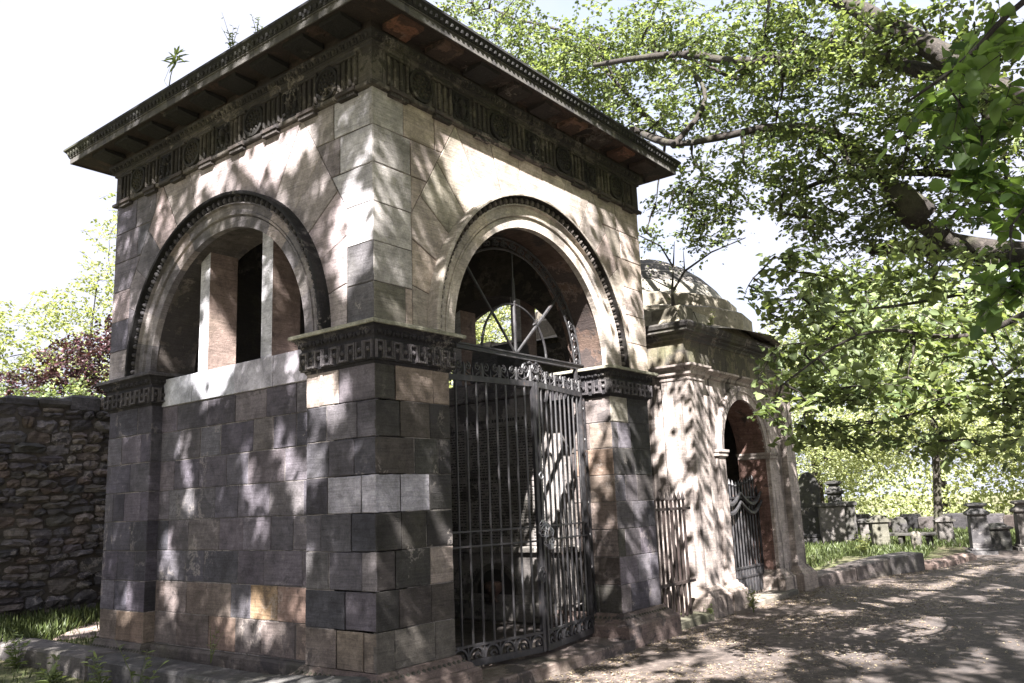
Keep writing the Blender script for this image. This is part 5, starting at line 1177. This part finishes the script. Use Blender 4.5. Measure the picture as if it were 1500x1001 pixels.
stone_obj('pedestal_monument', pedestal(.55, 1.7, dkc), 22.5, 3.9, .3, 'dark tall monument far back in the shade of the trees', 'monument')
stone_obj('headstone', [('slab', rounded(.4, .6, .12, md))], 21.5, 1.9, .4, 'grey round-topped headstone far back, left of the leaning tree', 'headstone')
stone_obj('headstone', [('slab', rounded(.35, .5, .12, dkc))], 22.3, .1, .3, 'dark round-topped headstone far back, right of the leaning tree', 'headstone')
fw = MB(); y = -12.
while y < 12:
    w_ = random.uniform(.3, .7); fw.bbox((25.5 + random.uniform(-.04, .04), y, 0), (25.9, y + w_, .7 + random.uniform(-.12, .12)), .03, tuple(.4 * v for v in pal('rubble'))); y += w_ + .005
tag(fw.build('boundary_wall', M['rubble']), 'far low boundary wall of grey stone behind the graves', 'wall')

# ================================================================= GRASS, WEEDS, LITTER
def grass(name, xy, hmin, hmax, w, mat, parent=None, tone=(0, 1), zf=None, lean=.35):
    n = len(xy); P = np.concatenate([xy, (zf if zf is not None else np.full(n, .2))[:, None]], 1); A = rng.normal(0, lean, (n, 3)); A[:, 2] = 1.
    Nn = rng.normal(0, 1, (n, 3)); Nn[:, 2] *= .2; Ln = rng.uniform(hmin, hmax, n); return leaves_obj(name, [leaf_mesh(P, A, Nn, Ln, np.full(n, w) * rng.uniform(.7, 1.3, n), np.clip(rng.uniform(tone[0], tone[1], n), 0, 1))], mat, parent)
def rect_pts(x0, x1, y0, y1, n): return np.stack([rng.uniform(x0, x1, n), rng.uniform(y0, y1, n)], 1)
q = rect_pts(-2.5, 3, 5.0, 6.6, 14000); q = q[~((q[:, 0] > 0.15) & (q[:, 0] < 1.4) & (q[:, 1] < 5.0 + .75 * q[:, 0]) & (q[:, 1] > 4.75 + .5 * q[:, 0]))]
q2 = rect_pts(-.03, 2.5, 3.85, 5.6, 2600); o = grass('long_grass', q, .06, .24, .009, M['grass'], zf=.34 + .05 * np.clip((q[:, 1] - 4) / 2.5, 0, 1)); tag(o, kind='stuff')
o = grass('short_grass', q2, .03, .09, .009, M['grass'], zf=np.full(len(q2), .37), tone=(.3, 1)); tag(o, kind='stuff')
q = rect_pts(-1.6, -.45, 1.2, 7, 2500); tag(grass('rough_grass', q, .04, .16, .01, M['grass'], zf=np.full(len(q), .2)), kind='stuff')
q = rect_pts(13.5, 25, -6, 8, 26000); q = q[~((q[:, 1] < .6 + .0 * q[:, 0]) & (q[:, 1] > -2.2) & (q[:, 0] < 17.5) & ~((q[:, 1] > -.4 + .12 * (q[:, 0] - 13)) ))]; q = q[~((q[:, 1] < -.9) & (q[:, 0] < 16.5))]
tag(grass('lawn', q, .06, .2, .03, M['grass'], tone=(.1, .9)), kind='stuff')
q = rect_pts(8.9, 14.5, .3, 4.5, 5200); q = q[(q[:, 1] > .55 - .0 * q[:, 0])]; tag(grass('bank_herbs', q, .06, .24, .02, M['grass'], zf=np.full(len(q), .3), tone=(.3, 1)), kind='stuff')
def weed(name, x, y, z, h, nst, leaf, label, cat='weed', mat='leaf', spread=.25, per=7, group=None):
    t = empty(name, (x, y, z), label, cat, group); s_ = MB(); out = []
    for i in range(nst):
        a = random.uniform(0, 2 * PI); r = h * spread * random.uniform(.3, 1); hh = h * random.uniform(.6, 1.1)
        p = [Vector((x, y, z)), Vector((x + r * .3 * math.cos(a), y + r * .3 * math.sin(a), z + hh * .5)), Vector((x + r * math.cos(a), y + r * math.sin(a), z + hh))]; s_.tube(p, [.004, .003, .001], 4)
        k = per; tt = rng.uniform(.25, 1, k); P = np.array([list(p[0].lerp(p[1], v * 2) if v < .5 else p[1].lerp(p[2], v * 2 - 1)) for v in tt]); A = rng.normal(0, 1, (k, 3)); A[:, 2] = .25; Nn = rng.normal(0, .3, (k, 3)); Nn[:, 2] = 1
        Ln = leaf * rng.uniform(.6, 1.2, k) * (1.3 - tt * .6); out.append(leaf_mesh(P, A, Nn, Ln, Ln * .32, rng.uniform(.2, 1, k)))
    s_.build('stems', M['grass'], t, fix=False); leaves_obj('leaves', out, M[mat], t)
GW = 'weeds growing along the low kerb'
for (x, y, z, h, n, lf, lab) in ((-.5, 4.3, .2, .42, 9, .1, 'bushy dark green weed leaning over the low kerb at the left'), (-.62, 3.3, .2, .3, 5, .12, 'low broad-leaved weed against the low kerb'), (-.6, 2.5, .2, .38, 6, .1, 'pale-leaved weed in front of the low kerb joint'), (-.58, 2.0, .2, .5, 4, .09, 'tall thin-stemmed weed in front of the low kerb near the panelled wall'), (-.7, 5.4, .2, .3, 6, .09, 'weed with pale leaves at the left edge of the view'), (-.03, 1.9, .44, .3, 3, .04, 'wispy brown-stemmed weed between kerb and panelled wall')):
    weed('weed', x, y, z, h, n, lf, lab, group=GW, spread=.45)
weed('ground_ivy', 5.9, -.18, .2, .34, 10, .055, 'leafy green plant growing at the foot of the domed mausoleum pilaster', 'plant', 'leafbg', .35, 9)
weed('ground_ivy', 5.1, .0, .22, .18, 6, .05, 'small plant under the end of the rusty railing', 'plant', 'leaf', .5, 7)
weed('ragwort', 12.6, .4, .4, .4, 16, .08, 'yellowish bushy herbs growing behind the high kerb', 'plant', 'leafbg', .8, 12)
GR = 'weeds rooted on the roof edge of the near mausoleum'
t = empty('roof_weed', (-.34, 2.35, 5.42), 'willowherb with a rosette of narrow leaves on the left roof edge', 'weed', GR); s_ = MB(); out = []
p = [Vector((-.34, 2.35, 5.41)), Vector((-.36, 2.28, 5.55)), Vector((-.36, 2.2, 5.72))]; s_.tube(p, [.006, .004, .003], 4); s_.tube([(-.34, 2.3, 5.41), (-.3, 2.5, 5.6), (-.3, 2.4, 5.72)], [.003, .002, .001], 4)
A = rng.normal(0, 1, (26, 3)); A[:, 2] *= .4; P = np.array([[-.36, 2.2 + .0 * i, 5.62 + .005 * i] for i in range(26)]); out = [leaf_mesh(P, A, np.tile([0, 0, 1.], (26, 1)) + rng.normal(0, .3, (26, 3)), rng.uniform(.08, .13, 26), np.full(26, .022), rng.uniform(0, .6, 26))]
s_.build('stems', M['grass'], t, fix=False); leaves_obj('leaves', out, M['leaf'], t)
weed('roof_weed', -.34, 1.35, 5.41, .32, 5, .05, 'feathery weed on the left roof edge, nearer the corner', 'weed', 'leaf', .4, 8, GR)
weed('roof_weed', -.34, 1.0, 5.41, .2, 4, .04, 'short weed on the left roof edge closest to the corner', 'weed', 'leaf', .4, 8, GR)
# bare sapling on the domed roof
t = empty('sapling', (5.72, .55, 3.9), 'bare forked sapling rooted on the roof ledge below the dome', 'sapling'); s_ = MB()
b_p = Vector((5.6, .4, 3.9)); br = []
for pts, r in (([(0, 0, 0), (-.02, .0, .3), (.03, -.02, .65)], .03), ([(.03, -.02, .65), (-.05, .1, .95), (-.3, .45, 1.2), (-.7, .9, 1.35)], .014), ([(-.02, 0, .3), (.15, -.12, .6), (.4, -.4, .85), (.75, -.75, 1.05)], .02), ([(.03, -.02, .65), (.06, -.05, 1.0)], .012), ([(.15, -.12, .6), (.2, -.1, .9)], .01), ([(-.02, 0, .35), (-.25, .2, .5), (-.5, .35, .5)], .01)):
    q = [b_p + Vector(k) for k in pts]; s_.tube(q, [r * (1 - .7 * i / (len(q) - 1)) for i in range(len(q))], 6, cap=False); br += q
s_.build('branches', M['bark'], t, fix=False); c = np.array([list(b) for b in br[3:]]); c = np.repeat(c, 5, 0) + rng.normal(0, .1, (len(c) * 5, 3)); leaves_obj('leaves', single_leaves(c, .035), M['leaf'], t)
weed('dome_fern', 6.2, .2, 3.74, .3, 6, .05, 'tuft of weeds on the cornice of the domed mausoleum', 'weed', 'leafbg', .6, 8)
# fallen litter
n = 26000; xy = np.stack([rng.uniform(-.5, 14, n), -np.abs(rng.normal(0, 1.5, n)) + .15], 1); k = lump(np.concatenate([xy, np.zeros((n, 1))], 1), 2.2, 5); xy = xy[(k > -.25) & (xy[:, 1] > -4.6)]; n = len(xy)
xy = xy[~((xy[:, 0] > 8.6) & (xy[:, 1] > .2 - .3 * (xy[:, 0] - 8.6)))]; n = len(xy)
P = np.concatenate([xy, np.full((n, 1), .204)], 1); A = rng.normal(0, 1, (n, 3)); A[:, 2] *= .12; Nn = rng.normal(0, .25, (n, 3)); Nn[:, 2] = 1; Ln = rng.uniform(.008, .03, n)
tag(leaves_obj('leaf_litter', [leaf_mesh(P, A, Nn, Ln, Ln * .6, rng.uniform(0, 1, n))], M['litter'], None), kind='stuff')
